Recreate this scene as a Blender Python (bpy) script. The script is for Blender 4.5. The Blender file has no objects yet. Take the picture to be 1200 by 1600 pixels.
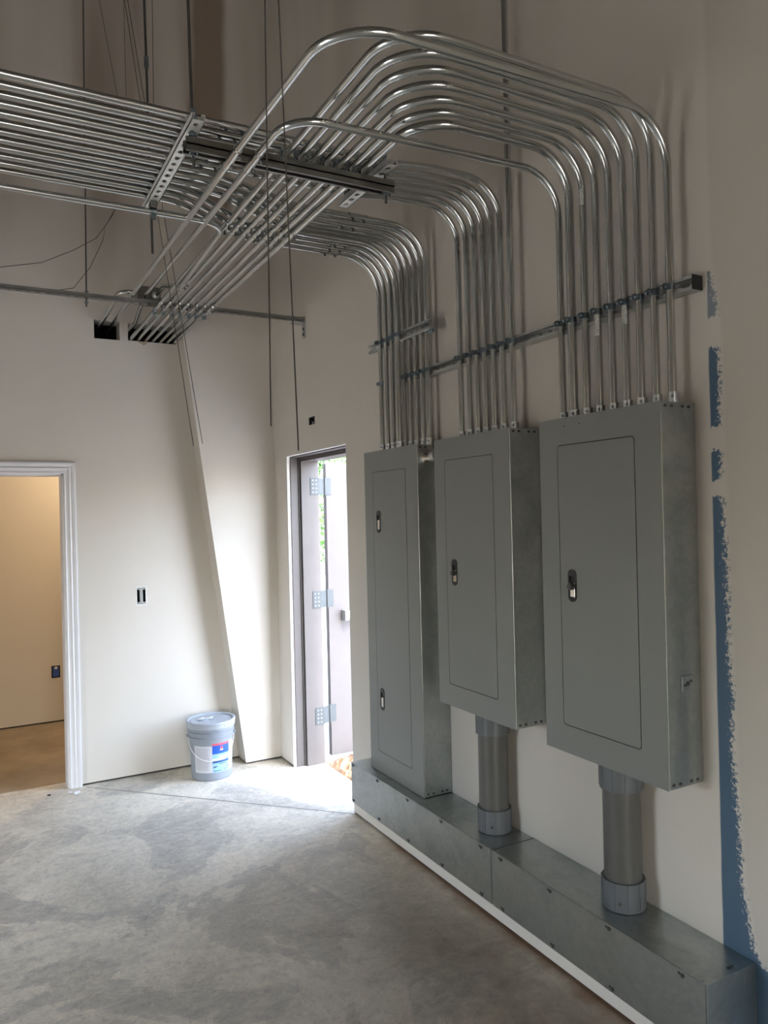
import bpy, bmesh, math, random
from mathutils import Vector, Matrix
random.seed(7)
scene = bpy.context.scene
COL = scene.collection
PI = math.pi

# ------------------------------------------------------------------ materials
def new_mat(name):
    m = bpy.data.materials.new(name)
    m.use_nodes = True
    nt = m.node_tree
    return m, nt, nt.nodes['Principled BSDF']

def N(nt, kind, **kw):
    n = nt.nodes.new(kind)
    for k, v in kw.items():
        if k.startswith('i_'):
            key = k[2:]
            key = int(key) if key.isdigit() else key.replace('_', ' ')
            n.inputs[key].default_value = v
        else:
            setattr(n, k, v)
    return n

def ramp(nt, stops, interp='LINEAR'):
    r = nt.nodes.new('ShaderNodeValToRGB')
    r.color_ramp.interpolation = interp
    els = r.color_ramp.elements
    while len(els) < len(stops):
        els.new(0.5)
    for e, (p, c) in zip(els, stops):
        e.position = p
        e.color = (c[0], c[1], c[2], 1) if not isinstance(c, (int, float)) else (c, c, c, 1)
    return r

def mathn(nt, op, a, b=None, clamp=False):
    n = nt.nodes.new('ShaderNodeMath'); n.operation = op; n.use_clamp = clamp
    for i, v in enumerate((a, b)):
        if v is None: continue
        if isinstance(v, (int, float)): n.inputs[i].default_value = v
        else: nt.links.new(v, n.inputs[i])
    return n.outputs[0]

def mixc(nt, fac, a, b, mode='MIX'):
    n = nt.nodes.new('ShaderNodeMix'); n.data_type = 'RGBA'; n.blend_type = mode
    if isinstance(fac, (int, float)): n.inputs[0].default_value = fac
    else: nt.links.new(fac, n.inputs[0])
    for i, v in ((6, a), (7, b)):
        if isinstance(v, (tuple, list)): n.inputs[i].default_value = (v[0], v[1], v[2], 1)
        else: nt.links.new(v, n.inputs[i])
    return n.outputs[2]

def simple(name, col, rough=0.5, metal=0.0, var=0.06, scale=12.0, bump=0.0, bscale=60.0, spec=0.5, rvar=0.0):
    m, nt, b = new_mat(name)
    tc = N(nt, 'ShaderNodeTexCoord')
    no = N(nt, 'ShaderNodeTexNoise', i_Scale=scale, i_Detail=5.0, i_Roughness=0.6)
    nt.links.new(tc.outputs['Object'], no.inputs['Vector'])
    lo = tuple(c * (1 - var) for c in col); hi = tuple(min(1, c * (1 + var)) for c in col)
    r = ramp(nt, [(0.3, lo), (0.7, hi)])
    nt.links.new(no.outputs['Fac'], r.inputs['Fac'])
    nt.links.new(r.outputs['Color'], b.inputs['Base Color'])
    b.inputs['Metallic'].default_value = metal
    b.inputs['Roughness'].default_value = rough
    b.inputs['Specular IOR Level'].default_value = spec
    if rvar:
        rr = ramp(nt, [(0.3, rough - rvar), (0.7, rough + rvar)])
        nt.links.new(no.outputs['Fac'], rr.inputs['Fac'])
        nt.links.new(rr.outputs['Color'], b.inputs['Roughness'])
    if bump:
        n2 = N(nt, 'ShaderNodeTexNoise', i_Scale=bscale, i_Detail=4.0)
        nt.links.new(tc.outputs['Object'], n2.inputs['Vector'])
        bp = N(nt, 'ShaderNodeBump', i_Strength=bump, i_Distance=0.01)
        nt.links.new(n2.outputs['Fac'], bp.inputs['Height'])
        nt.links.new(bp.outputs['Normal'], b.inputs['Normal'])
    return m

M = {}
M['conduit'] = simple('galvanized_conduit', (0.56, 0.57, 0.555), 0.17, 0.97, 0.05, 4)
M['fitting'] = simple('zinc_fitting', (0.58, 0.60, 0.60), 0.36, 0.9, 0.10, 30)
M['strap'] = simple('zinc_strap', (0.25, 0.30, 0.32), 0.34, 0.9, 0.12, 60)
M['strut'] = simple('galvanized_strut', (0.56, 0.57, 0.56), 0.38, 0.9, 0.10, 20)
M['strut_mid'] = simple('mid_gray_strut', (0.30, 0.30, 0.29), 0.36, 0.9, 0.12, 20)  # one even mid gray for the long back strut
M['strut_bright'] = simple('bright_strut', (0.82, 0.83, 0.83), 0.45, 0.35, 0.06, 20)
M['strut_dark'] = simple('dull_strut', (0.20, 0.195, 0.175), 0.38, 0.85, 0.15, 15)
M['rod'] = simple('threaded_rod_steel', (0.12, 0.12, 0.11), 0.5, 0.6, 0.1, 40)
M['wire'] = simple('hanger_wire', (0.07, 0.065, 0.055), 0.6, 0.3, 0.1, 40)
M['panel'] = simple('gray_enamel', (0.21, 0.223, 0.214), 0.33, 0.0, 0.025, 3)
M['black'] = simple('black_plastic', (0.018, 0.018, 0.018), 0.4)
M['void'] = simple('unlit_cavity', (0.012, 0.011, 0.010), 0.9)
M['chrome'] = simple('bright_chrome', (0.75, 0.72, 0.66), 0.2, 1.0, 0.05, 40)
M['screw'] = simple('screw_steel', (0.10, 0.10, 0.10), 0.45, 0.7)
M['pvc_hub'] = simple('gray_plastic_hub', (0.115, 0.125, 0.135), 0.42, 0.0, 0.06, 8)
M['pvc'] = simple('gray_plastic_pipe', (0.095, 0.095, 0.088), 0.36, 0.0, 0.06, 6)
M['taupe'] = simple('taupe_primer', (0.105, 0.092, 0.088), 0.5, 0.0, 0.06, 8)
M['leaf_paint'] = simple('taupe_door_paint', (0.108, 0.097, 0.096), 0.5, 0.0, 0.04, 8)
M['hinge'] = simple('hinge_steel', (0.075, 0.085, 0.09), 0.55, 0.3)
M['taupe_dark'] = simple('dark_taupe', (0.07, 0.06, 0.056), 0.6)
M['casing'] = simple('white_casing_primer', (0.74, 0.74, 0.76), 0.45, 0.0, 0.03, 10)
M['hall'] = simple('hall_wall_paint', (0.60, 0.53, 0.43), 0.7, 0.0, 0.03, 1.5)
M['hall_floor'] = simple('hall_concrete', (0.34, 0.27, 0.19), 0.6, 0.0, 0.25, 3.0)
M['bucket'] = simple('gray_bucket_plastic', (0.27, 0.30, 0.345), 0.4, 0.0, 0.03, 10)
M['lid'] = simple('gray_lid_plastic', (0.38, 0.42, 0.47), 0.38, 0.0, 0.04, 12)
M['white'] = simple('white_paint_smear', (0.85, 0.86, 0.87), 0.4, 0.0, 0.03, 30)
M['paper'] = simple('label_paper_white', (0.58, 0.58, 0.62), 0.5, 0.0, 0.04, 90)
M['lab_blue'] = simple('label_blue', (0.02, 0.10, 0.50), 0.35)
M['lab_navy'] = simple('label_navy', (0.03, 0.10, 0.26), 0.35)
M['lab_sky'] = simple('label_sky', (0.30, 0.52, 0.80), 0.35, 0.0, 0.15, 60)
M['lab_red'] = simple('label_red', (0.66, 0.10, 0.14), 0.35)
M['lab_ink'] = simple('label_ink', (0.05, 0.06, 0.09), 0.5)
M['lab_grey'] = simple('label_grey_print', (0.32, 0.33, 0.37), 0.5)
M['steelbox'] = simple('box_steel', (0.40, 0.42, 0.42), 0.45, 0.5, 0.1, 40)
M['bluebox'] = simple('blue_plastic_box', (0.02, 0.06, 0.26), 0.45)
M['mud'] = simple('white_joint_compound', (0.80, 0.80, 0.78), 0.8, 0.0, 0.05, 60, 0.5, 80)
M['dirt'] = simple('red_brown_dirt', (0.30, 0.19, 0.12), 0.95, 0.0, 0.35, 14, 0.8, 30)
M['bark'] = simple('bark', (0.12, 0.09, 0.06), 0.9, 0.0, 0.3, 20)
M['leaf'] = simple('green_leaf', (0.045, 0.13, 0.016), 0.7, 0.0, 0.4, 3)
M['plate'] = simple('dull_wood_plate', (0.05, 0.045, 0.04), 0.9)
M['sticker'] = simple('pale_sticker', (0.50, 0.50, 0.46), 0.6, 0.0, 0.4, 160)

def galv_sheet():
    """galvanized sheet steel: spangle, smudges and streaks"""
    m, nt, b = new_mat('galvanized_sheet')
    tc = N(nt, 'ShaderNodeTexCoord')
    v = N(nt, 'ShaderNodeTexVoronoi', i_Scale=75.0)
    no = N(nt, 'ShaderNodeTexNoise', i_Scale=5.0, i_Detail=6.0, i_Roughness=0.65, i_Distortion=0.6)
    for n in (v, no): nt.links.new(tc.outputs['Object'], n.inputs['Vector'])
    r = ramp(nt, [(0.30, (0.36, 0.39, 0.38)), (0.50, (0.45, 0.48, 0.47)), (0.75, (0.50, 0.53, 0.52))])
    nt.links.new(no.outputs['Fac'], r.inputs['Fac'])
    bw = N(nt, 'ShaderNodeRGBToBW'); nt.links.new(v.outputs['Color'], bw.inputs[0])
    sp = ramp(nt, [(0.2, 0.95), (0.8, 1.04)]); nt.links.new(bw.outputs[0], sp.inputs['Fac'])
    c = mixc(nt, 1.0, r.outputs['Color'], sp.outputs['Color'], 'MULTIPLY')
    nt.links.new(c, b.inputs['Base Color'])
    b.inputs['Metallic'].default_value = 1.0
    rr = ramp(nt, [(0.3, 0.42), (0.7, 0.30)]); nt.links.new(no.outputs['Fac'], rr.inputs['Fac'])
    nt.links.new(rr.outputs['Color'], b.inputs['Roughness'])
    return m
M['sheet'] = galv_sheet()

def wall_mat(name, blue=False, mud_axis=0):
    m, nt, b = new_mat(name)
    g = N(nt, 'ShaderNodeNewGeometry')
    sx = N(nt, 'ShaderNodeSeparateXYZ'); nt.links.new(g.outputs['Position'], sx.inputs[0])
    X, Y, Z = sx.outputs
    no = N(nt, 'ShaderNodeTexNoise', i_Scale=1.3, i_Detail=5.0, i_Roughness=0.6)
    nt.links.new(g.outputs['Position'], no.inputs['Vector'])
    r = ramp(nt, [(0.3, (0.635, 0.60, 0.54)), (0.7, (0.675, 0.64, 0.585))])
    nt.links.new(no.outputs['Fac'], r.inputs['Fac'])
    col = r.outputs['Color']
    # taped drywall seams higher up: vertical bands of bare brown board and pale compound
    mp = N(nt, 'ShaderNodeMapping'); mp.inputs['Scale'].default_value = (1.55, 1.2, 0.16)
    nt.links.new(g.outputs['Position'], mp.inputs['Vector'])
    nb = N(nt, 'ShaderNodeTexNoise', i_Scale=1.7, i_Detail=2.0, i_Roughness=0.45)
    nt.links.new(mp.outputs[0], nb.inputs['Vector'])
    rb = ramp(nt, [(0.36, (0.30, 0.25, 0.205)), (0.44, (0.45, 0.40, 0.36)), (0.52, (0.56, 0.53, 0.48)), (0.62, (0.62, 0.58, 0.55))])
    nt.links.new(nb.outputs['Fac'], rb.inputs['Fac'])
    hz = mathn(nt, 'SUBTRACT', Z, 2.95 if not blue else 3.1)
    hm = mathn(nt, 'MULTIPLY', hz, 1.1 if not blue else 0.35, True)
    hm = mathn(nt, 'MULTIPLY', hm, 0.85)
    col = mixc(nt, hm, col, rb.outputs['Color'])
    if not blue:
        # one wide bare patch with a rounded side, high on the furred-out column
        nz = N(nt, 'ShaderNodeTexNoise', i_Scale=2.2, i_Detail=2.0); nt.links.new(g.outputs['Position'], nz.inputs['Vector'])
        wob = mathn(nt, 'MULTIPLY', mathn(nt, 'SUBTRACT', nz.outputs['Fac'], 0.5), 0.10)
        dx = mathn(nt, 'ABSOLUTE', mathn(nt, 'ADD', mathn(nt, 'ADD', X, 0.40), wob))
        mm = mathn(nt, 'MULTIPLY', mathn(nt, 'SUBTRACT', 0.135, dx), 22.0, True)
        zt = mathn(nt, 'MULTIPLY', mathn(nt, 'SUBTRACT', Z, 3.6), 6.0, True)
        mm = mathn(nt, 'MULTIPLY', mathn(nt, 'MULTIPLY', mm, zt), 0.9)
        col = mixc(nt, mm, col, (0.26, 0.20, 0.15))
    if blue:
        n1 = N(nt, 'ShaderNodeTexNoise', i_Scale=90.0, i_Detail=5.0, i_Roughness=0.75); nt.links.new(g.outputs['Position'], n1.inputs['Vector'])
        n2 = N(nt, 'ShaderNodeTexNoise', i_Scale=9.0, i_Detail=2.0); nt.links.new(g.outputs['Position'], n2.inputs['Vector'])
        n3 = N(nt, 'ShaderNodeTexNoise', i_Scale=1.0, i_Detail=3.0)
        m3 = N(nt, 'ShaderNodeMapping'); m3.inputs['Scale'].default_value = (0.01, 0.01, 6.5); m3.inputs['Location'].default_value = (3.0, 0, 1.1)
        nt.links.new(g.outputs['Position'], m3.inputs['Vector']); nt.links.new(m3.outputs[0], n3.inputs['Vector'])
        # width of the strip by height
        wz = ramp(nt, [(0.0, 0.5), (0.125, 0.47), (0.155, 0.33), (0.19, 0.17), (0.26, 0.12), (0.40, 0.09), (0.62, 0.075), (0.90, 0.06), (0.96, 0.035), (1.0, 0.01)])
        zn = mathn(nt, 'DIVIDE', Z, 2.4); nt.links.new(zn, wz.inputs['Fac'])
        w = mathn(nt, 'MULTIPLY', wz.outputs['Color'], 0.60)
        rag = mathn(nt, 'MULTIPLY', mathn(nt, 'SUBTRACT', n1.outputs['Fac'], 0.5), 0.11)
        rag2 = mathn(nt, 'MULTIPLY', mathn(nt, 'SUBTRACT', n2.outputs['Fac'], 0.5), 0.03)
        d = mathn(nt, 'SUBTRACT', 1.425, Y)
        left = mathn(nt, 'MULTIPLY', mathn(nt, 'ADD', d, mathn(nt, 'MULTIPLY', rag2, 0.15)), 250.0, True)
        right = mathn(nt, 'MULTIPLY', mathn(nt, 'ADD', mathn(nt, 'SUBTRACT', w, d), mathn(nt, 'ADD', rag, rag2)), 120.0, True)
        msk = mathn(nt, 'MULTIPLY', left, right)
        # the strip is broken in places on its upper half
        gr = ramp(nt, [(0.0, 1.0), (0.700, 0.0), (0.722, 1.0), (0.756, 0.0), (0.785, 1.0), (0.878, 0.0), (0.915, 0.75), (0.968, 0.0)], 'CONSTANT')
        zg = mathn(nt, 'ADD', zn, mathn(nt, 'ADD', mathn(nt, 'MULTIPLY', rag2, 0.5), mathn(nt, 'MULTIPLY', rag, 0.22))); nt.links.new(zg, gr.inputs['Fac'])
        msk = mathn(nt, 'MULTIPLY', msk, gr.outputs['Color'])
        col = mixc(nt, msk, col, (0.070, 0.130, 0.20))
        # heavier rolled paint to the right of the strip
        rt = mathn(nt, 'MULTIPLY', mathn(nt, 'SUBTRACT', d, w), 60.0, True)
        col = mixc(nt, mathn(nt, 'MULTIPLY', rt, 0.5), col, (0.52, 0.50, 0.44))
    nt.links.new(col, b.inputs['Base Color'])
    b.inputs['Roughness'].default_value = 0.62
    n4 = N(nt, 'ShaderNodeTexNoise', i_Scale=140.0, i_Detail=3.0); nt.links.new(g.outputs['Position'], n4.inputs['Vector'])
    n5 = N(nt, 'ShaderNodeTexNoise', i_Scale=3.0, i_Detail=2.0); nt.links.new(g.outputs['Position'], n5.inputs['Vector'])
    h = mathn(nt, 'ADD', mathn(nt, 'MULTIPLY', n4.outputs['Fac'], 0.12), n5.outputs['Fac'])
    bp = N(nt, 'ShaderNodeBump', i_Strength=0.12, i_Distance=0.012); nt.links.new(h, bp.inputs['Height'])
    nt.links.new(bp.outputs['Normal'], b.inputs['Normal'])
    return m
M['wall'] = wall_mat('painted_drywall')
M['wall_blue'] = wall_mat('painted_drywall_blue_strip', True)

def floor_mat():
    m, nt, b = new_mat('stained_concrete')
    g = N(nt, 'ShaderNodeNewGeometry'); P = g.outputs['Position']
    sx = N(nt, 'ShaderNodeSeparateXYZ'); nt.links.new(P, sx.inputs[0]); X, Y, Z = sx.outputs
    def noise(scale, det, rough=0.6, dist=0.0, sc=None, rot=0.0):
        n = N(nt, 'ShaderNodeTexNoise', i_Scale=scale, i_Detail=det, i_Roughness=rough, i_Distortion=dist)
        if sc:
            mp = N(nt, 'ShaderNodeMapping'); mp.inputs['Scale'].default_value = sc; mp.inputs['Rotation'].default_value = (0, 0, rot)
            nt.links.new(P, mp.inputs['Vector']); nt.links.new(mp.outputs[0], n.inputs['Vector'])
        else: nt.links.new(P, n.inputs['Vector'])
        return n.outputs['Fac']
    def R(f, stops):
        r = ramp(nt, stops); nt.links.new(f, r.inputs['Fac']); return r.outputs['Color']
    a = noise(1.1, 8, 0.68, 0.8)
    col = R(a, [(0.30, (0.37, 0.355, 0.32)), (0.45, (0.54, 0.515, 0.46)), (0.60, (0.66, 0.63, 0.565)), (0.72, (0.71, 0.65, 0.54))])
    # trowel sweeps
    s = noise(3.0, 5, 0.7, 1.2, (1.1, 2.3, 1), 0.9)
    col = mixc(nt, mathn(nt, 'MULTIPLY', R(s, [(0.50, 0.0), (0.58, 1.0)]), 0.25), col, (0.31, 0.315, 0.31))
    # dark worn patches with sharp edges
    p = noise(1.0, 7, 0.6, 1.3)
    pm = mathn(nt, 'MULTIPLY', R(p, [(0.535, 0.0), (0.550, 0.7), (0.60, 1.0), (0.70, 0.5)]), 0.55)
    col = mixc(nt, pm, col, (0.29, 0.29, 0.285))
    # light dust marks
    l = noise(7.0, 6, 0.7, 0.5)
    col = mixc(nt, mathn(nt, 'MULTIPLY', R(l, [(0.56, 0.0), (0.72, 1.0)]), 0.45), col, (0.66, 0.645, 0.60))
    gr_ = noise(30.0, 10, 0.8, 1.0)
    col = mixc(nt, 1.0, col, R(gr_, [(0.34, 0.74), (0.5, 1.0), (0.66, 1.16)]), 'MULTIPLY')
    sc_ = noise(4.0, 10, 0.75, 2.5, (1.0, 1.7, 1), -0.5)
    col = mixc(nt, mathn(nt, 'MULTIPLY', R(sc_, [(0.53, 0.0), (0.56, 1.0), (0.60, 0.1)]), 0.38), col, (0.74, 0.70, 0.61))
    # brown dust along the trough wall, with the shade there painted in
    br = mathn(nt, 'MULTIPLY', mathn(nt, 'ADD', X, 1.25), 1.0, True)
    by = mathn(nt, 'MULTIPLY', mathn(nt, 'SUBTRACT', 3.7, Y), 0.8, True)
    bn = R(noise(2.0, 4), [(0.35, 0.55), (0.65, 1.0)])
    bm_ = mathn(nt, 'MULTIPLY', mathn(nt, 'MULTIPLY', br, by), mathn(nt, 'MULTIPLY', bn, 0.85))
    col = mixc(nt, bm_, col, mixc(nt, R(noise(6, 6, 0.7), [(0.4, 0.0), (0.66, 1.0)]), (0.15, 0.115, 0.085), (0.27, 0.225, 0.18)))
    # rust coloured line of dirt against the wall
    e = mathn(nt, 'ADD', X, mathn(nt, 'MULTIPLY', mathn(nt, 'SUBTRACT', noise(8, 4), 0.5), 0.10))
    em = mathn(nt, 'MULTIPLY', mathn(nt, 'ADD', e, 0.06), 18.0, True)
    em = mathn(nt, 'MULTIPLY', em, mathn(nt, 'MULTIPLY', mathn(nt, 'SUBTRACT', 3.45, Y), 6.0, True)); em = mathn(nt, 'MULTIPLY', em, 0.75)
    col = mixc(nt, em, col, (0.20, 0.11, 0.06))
    # specks
    k = N(nt, 'ShaderNodeTexVoronoi', i_Scale=16.0); nt.links.new(P, k.inputs['Vector'])
    km = R(k.outputs['Distance'], [(0.055, 1.0), (0.075, 0.0)])
    col = mixc(nt, mathn(nt, 'MULTIPLY', km, 0.35), col, (0.12, 0.11, 0.10))
    col = mixc(nt, 1.0, col, (1.19, 1.14, 1.045), 'MULTIPLY')
    nt.links.new(col, b.inputs['Base Color'])
    nt.links.new(R(a, [(0.3, 0.48), (0.7, 0.62)]), b.inputs['Roughness'])
    bp = N(nt, 'ShaderNodeBump', i_Strength=0.25, i_Distance=0.004); nt.links.new(noise(26, 6), bp.inputs['Height'])
    nt.links.new(bp.outputs['Normal'], b.inputs['Normal'])
    return m
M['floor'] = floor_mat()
M['ground'] = simple('pale_gravel_ground', (0.24, 0.22, 0.19), 0.9, 0.0, 0.15, 2.0, 0.3, 20)
M['pad'] = simple('outside_concrete', (0.55, 0.56, 0.57), 0.8, 0.0, 0.1, 3.0)

# ------------------------------------------------------------------ mesh helpers
def link(name, bm, mat=None, parent=None, smooth=False, mats=None, recalc=True):
    me = bpy.data.meshes.new(name)
    if recalc: bmesh.ops.recalc_face_normals(bm, faces=bm.faces)
    bm.to_mesh(me); bm.free()
    if mats:
        for mm in mats: me.materials.append(mm)
    elif mat: me.materials.append(mat)
    if smooth is True:
        me.polygons.foreach_set('use_smooth', [True] * len(me.polygons))
    elif smooth:
        me.set_sharp_from_angle(angle=smooth) if hasattr(me, 'set_sharp_from_angle') else None
        me.polygons.foreach_set('use_smooth', [True] * len(me.polygons))
        me.set_sharp_from_angle(angle=smooth)
    o = bpy.data.objects.new(name, me)
    COL.objects.link(o)
    if parent: 
        o.parent = parent
        o.matrix_parent_inverse = parent.matrix_world.inverted() if False else Matrix.Translation(-parent.location)
    return o

def thing(name, label, cat, loc=(0, 0, 0), group=None):
    o = bpy.data.objects.new(name, None); COL.objects.link(o)
    o.empty_display_size = 0.05
    o.location = loc
    o['label'] = label; o['category'] = cat
    if group: o['group'] = group
    return o

def tag(o, label, cat, group=None, kind=None):
    o['label'] = label; o['category'] = cat
    if group: o['group'] = group
    if kind: o['kind'] = kind
    return o

def struct(o, label=None, cat=None):
    o['kind'] = 'structure'
    if label: o['label'] = label
    if cat: o['category'] = cat
    return o

def box(bm, a, b, bevel=0.0, mi=0):
    a = Vector(a); b = Vector(b)
    lo = Vector((min(a.x, b.x), min(a.y, b.y), min(a.z, b.z))); hi = Vector((max(a.x, b.x), max(a.y, b.y), max(a.z, b.z)))
    c = (lo + hi) / 2; s = hi - lo
    r = bmesh.ops.create_cube(bm, size=1.0, matrix=Matrix.Translation(c) @ Matrix.Diagonal((s.x, s.y, s.z, 1)))
    vs = r['verts']
    fs = set(f for v in vs for f in v.link_faces)
    for f in fs: f.material_index = mi
    if bevel:
        es = list(set(e for v in vs for e in v.link_edges))
        bmesh.ops.bevel(bm, geom=es, offset=bevel, segments=2, affect='EDGES', profile=0.5)
    return vs

def frame_of(d):
    d = Vector(d).normalized()
    u = Vector((0, 0, 1)) if abs(d.z) < 0.9 else Vector((1, 0, 0))
    a = d.cross(u).normalized(); b = d.cross(a).normalized()
    return d, a, b

def cyl(bm, p, q, r, n=16, r2=None, cap=True, mi=0):
    p = Vector(p); q = Vector(q); d, a, b = frame_of(q - p)
    r2 = r if r2 is None else r2
    r1v = [bm.verts.new(p + (a * math.cos(t) + b * math.sin(t)) * r) for t in (2 * PI * i / n for i in range(n))]
    r2v = [bm.verts.new(q + (a * math.cos(t) + b * math.sin(t)) * r2) for t in (2 * PI * i / n for i in range(n))]
    for i in range(n):
        f = bm.faces.new((r1v[i], r1v[(i + 1) % n], r2v[(i + 1) % n], r2v[i])); f.material_index = mi
    if cap:
        for ring in (r1v, r2v):
            f = bm.faces.new(ring); f.material_index = mi

def fillet(pts, R):
    """polyline with rounded corners -> list of points"""
    pts = [Vector(p) for p in pts]
    Rs = R if isinstance(R, (list, tuple)) else [R] * (len(pts) - 2)
    out = [pts[0]]
    for i in range(1, len(pts) - 1):
        p0, p1, p2 = pts[i - 1], pts[i], pts[i + 1]
        u = (p0 - p1).normalized(); v = (p2 - p1).normalized()
        ang = u.angle(v)
        if ang > PI - 0.01: out.append(p1); continue
        r = Rs[i - 1]
        t = r / math.tan(ang / 2)
        t = min(t, (p0 - p1).length * 0.49 if i > 1 else (p0 - p1).length * 0.95, (p2 - p1).length * 0.49 if i < len(pts) - 2 else (p2 - p1).length * 0.95)
        r = t * math.tan(ang / 2)
        c = p1 + (u + v).normalized() * (r / math.sin(ang / 2))
        a = p1 + u * t - c; b = p1 + v * t - c
        sweep = PI - ang
        n = max(3, int(sweep / math.radians(9)) + 1)
        ax = a.cross(b).normalized()
        for k in range(n + 1):
            out.append(c + Matrix.Rotation(sweep * k / n, 3, ax) @ a)
    out.append(pts[-1])
    return out

def tube(bm, path, r, n=14, cap=True):
    path = [Vector(p) for p in path]
    rings = []
    d, a, b = frame_of(path[1] - path[0])
    for i, p in enumerate(path):
        if i == 0: t = (path[1] - path[0]).normalized()
        elif i == len(path) - 1: t = (path[-1] - path[-2]).normalized()
        else: t = ((path[i] - path[i - 1]).normalized() + (path[i + 1] - path[i]).normalized()).normalized()
        q = d.rotation_difference(t)
        a = (q @ a).normalized(); d = t
        a = (a - d * a.dot(d)).normalized(); b = d.cross(a)
        rings.append([bm.verts.new(p + (a * math.cos(2 * PI * k / n) + b * math.sin(2 * PI * k / n)) * r) for k in range(n)])
    for r0, r1 in zip(rings, rings[1:]):
        for k in range(n):
            bm.faces.new((r0[k], r0[(k + 1) % n], r1[(k + 1) % n], r1[k]))
    if cap:
        bm.faces.new(rings[0]); bm.faces.new(rings[-1])

def ring(bm, p, d, r0, r1, w, n=18):
    """flat band around axis d at p, inner r0, outer r1, width w"""
    d, a, b = frame_of(d); p = Vector(p)
    loops = []
    for (rr, s) in ((r0, -w / 2), (r1, -w / 2), (r1, w / 2), (r0, w / 2)):
        loops.append([bm.verts.new(p + d * s + (a * math.cos(2 * PI * k / n) + b * math.sin(2 * PI * k / n)) * rr) for k in range(n)])
    for i in range(4):
        l0, l1 = loops[i], loops[(i + 1) % 4]
        for k in range(n): bm.faces.new((l0[k], l0[(k + 1) % n], l1[(k + 1) % n], l1[k]))

def obox(bm, c, ax, ay, az, sx, sy, sz):
    """oriented box centred at c"""
    ax, ay, az = (Vector(v).normalized() for v in (ax, ay, az))
    m = Matrix((ax, ay, az)).transposed().to_4x4()
    bmesh.ops.create_cube(bm, size=1.0, matrix=Matrix.Translation(Vector(c)) @ m @ Matrix.Diagonal((sx, sy, sz, 1)))

def lathe(bm, prof, c, n=48, mi=0):
    c = Vector(c)
    rings = []
    for (r, z) in prof:
        if r < 1e-6: rings.append([bm.verts.new(c + Vector((0, 0, z)))])
        else: rings.append([bm.verts.new(c + Vector((r * math.cos(2 * PI * k / n), r * math.sin(2 * PI * k / n), z))) for k in range(n)])
    for r0, r1 in zip(rings, rings[1:]):
        if len(r0) == 1 and len(r1) == 1: continue
        for k in range(n):
            if len(r0) == 1: f = bm.faces.new((r0[0], r1[k], r1[(k + 1) % n]))
            elif len(r1) == 1: f = bm.faces.new((r0[k], r0[(k + 1) % n], r1[0]))
            else: f = bm.faces.new((r0[k], r0[(k + 1) % n], r1[(k + 1) % n], r1[k]))
            f.material_index = mi

def slab_with_holes(bm, us, vs, hole, to3, depth0, depth1):
    """grid slab: cells between us/vs cuts, hole(u,v) -> True leaves the cell out; to3(u,v,d)"""
    us = sorted(set(us)); vs = sorted(set(vs)); cache = {}
    def V(i, j, k):
        if (i, j, k) not in cache: cache[(i, j, k)] = bm.verts.new(to3(us[i], vs[j], (depth0, depth1)[k]))
        return cache[(i, j, k)]
    nu, nv = len(us) - 1, len(vs) - 1
    solid = {(i, j): not hole((us[i] + us[i + 1]) / 2, (vs[j] + vs[j + 1]) / 2) for i in range(nu) for j in range(nv)}
    for (i, j), s in solid.items():
        if not s: continue
        for k in (0, 1): bm.faces.new((V(i, j, k), V(i + 1, j, k), V(i + 1, j + 1, k), V(i, j + 1, k)))
        for (di, dj, e) in ((-1, 0, ((0, 0), (0, 1))), (1, 0, ((1, 0), (1, 1))), (0, -1, ((0, 0), (1, 0))), (0, 1, ((0, 1), (1, 1)))):
            if not solid.get((i + di, j + dj), False):
                (a, b), (c, d) = e
                bm.faces.new((V(i + a, j + b, 0), V(i + c, j + d, 0), V(i + c, j + d, 1), V(i + a, j + b, 1)))

def rrect(w, h, r, n=6):
    pts = []
    for cx, cy, a0 in ((w / 2 - r, h / 2 - r, 0), (-w / 2 + r, h / 2 - r, PI / 2), (-w / 2 + r, -h / 2 + r, PI), (w / 2 - r, -h / 2 + r, 3 * PI / 2)):
        for k in range(n + 1):
            t = a0 + PI / 2 * k / n
            pts.append((cx + r * math.cos(t), cy + r * math.sin(t)))
    return pts

def plate(bm, outer, inner, to3, t0, t1):
    """flat plate with outer loop and optional inner hole loops, between depths t0 and t1"""
    loops = [outer] + inner
    edges = []; rings = []
    for lp in loops:
        vs = [bm.verts.new(to3(u, v, t0)) for u, v in lp]
        rings.append(vs)
        for i in range(len(vs)): edges.append(bm.edges.new((vs[i], vs[(i + 1) % len(vs)])))
    r = bmesh.ops.triangle_fill(bm, use_beauty=True, use_dissolve=False, edges=edges)
    faces = [g for g in r['geom'] if isinstance(g, bmesh.types.BMFace)]
    ex = bmesh.ops.extrude_face_region(bm, geom=faces)
    d = Vector(to3(0, 0, t1)) - Vector(to3(0, 0, t0))
    for g in ex['geom']:
        if isinstance(g, bmesh.types.BMVert): g.co += d

# ------------------------------------------------------------------ camera
CAM = Vector((-1.831, 0.0, 1.665))
Rm = ((0.87789264, -0.47826605, -0.02379279), (-0.01977373, 0.01343766, -0.99971417), (0.47844906, 0.87811219, 0.00233972))
cd = bpy.data.cameras.new('camera'); co = bpy.data.objects.new('camera', cd); COL.objects.link(co)
rt = Vector(Rm[0]); up = -Vector(Rm[1]); bk = -Vector(Rm[2])
mw = Matrix((rt, up, bk)).transposed().to_4x4(); mw.translation = CAM
co.matrix_world = mw
cd.sensor_fit = 'VERTICAL'; cd.sensor_height = 36.0; cd.lens = 36.0 * 1177.3 / 1600.0
cd.clip_start = 0.02; cd.clip_end = 200
scene.camera = co

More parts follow.
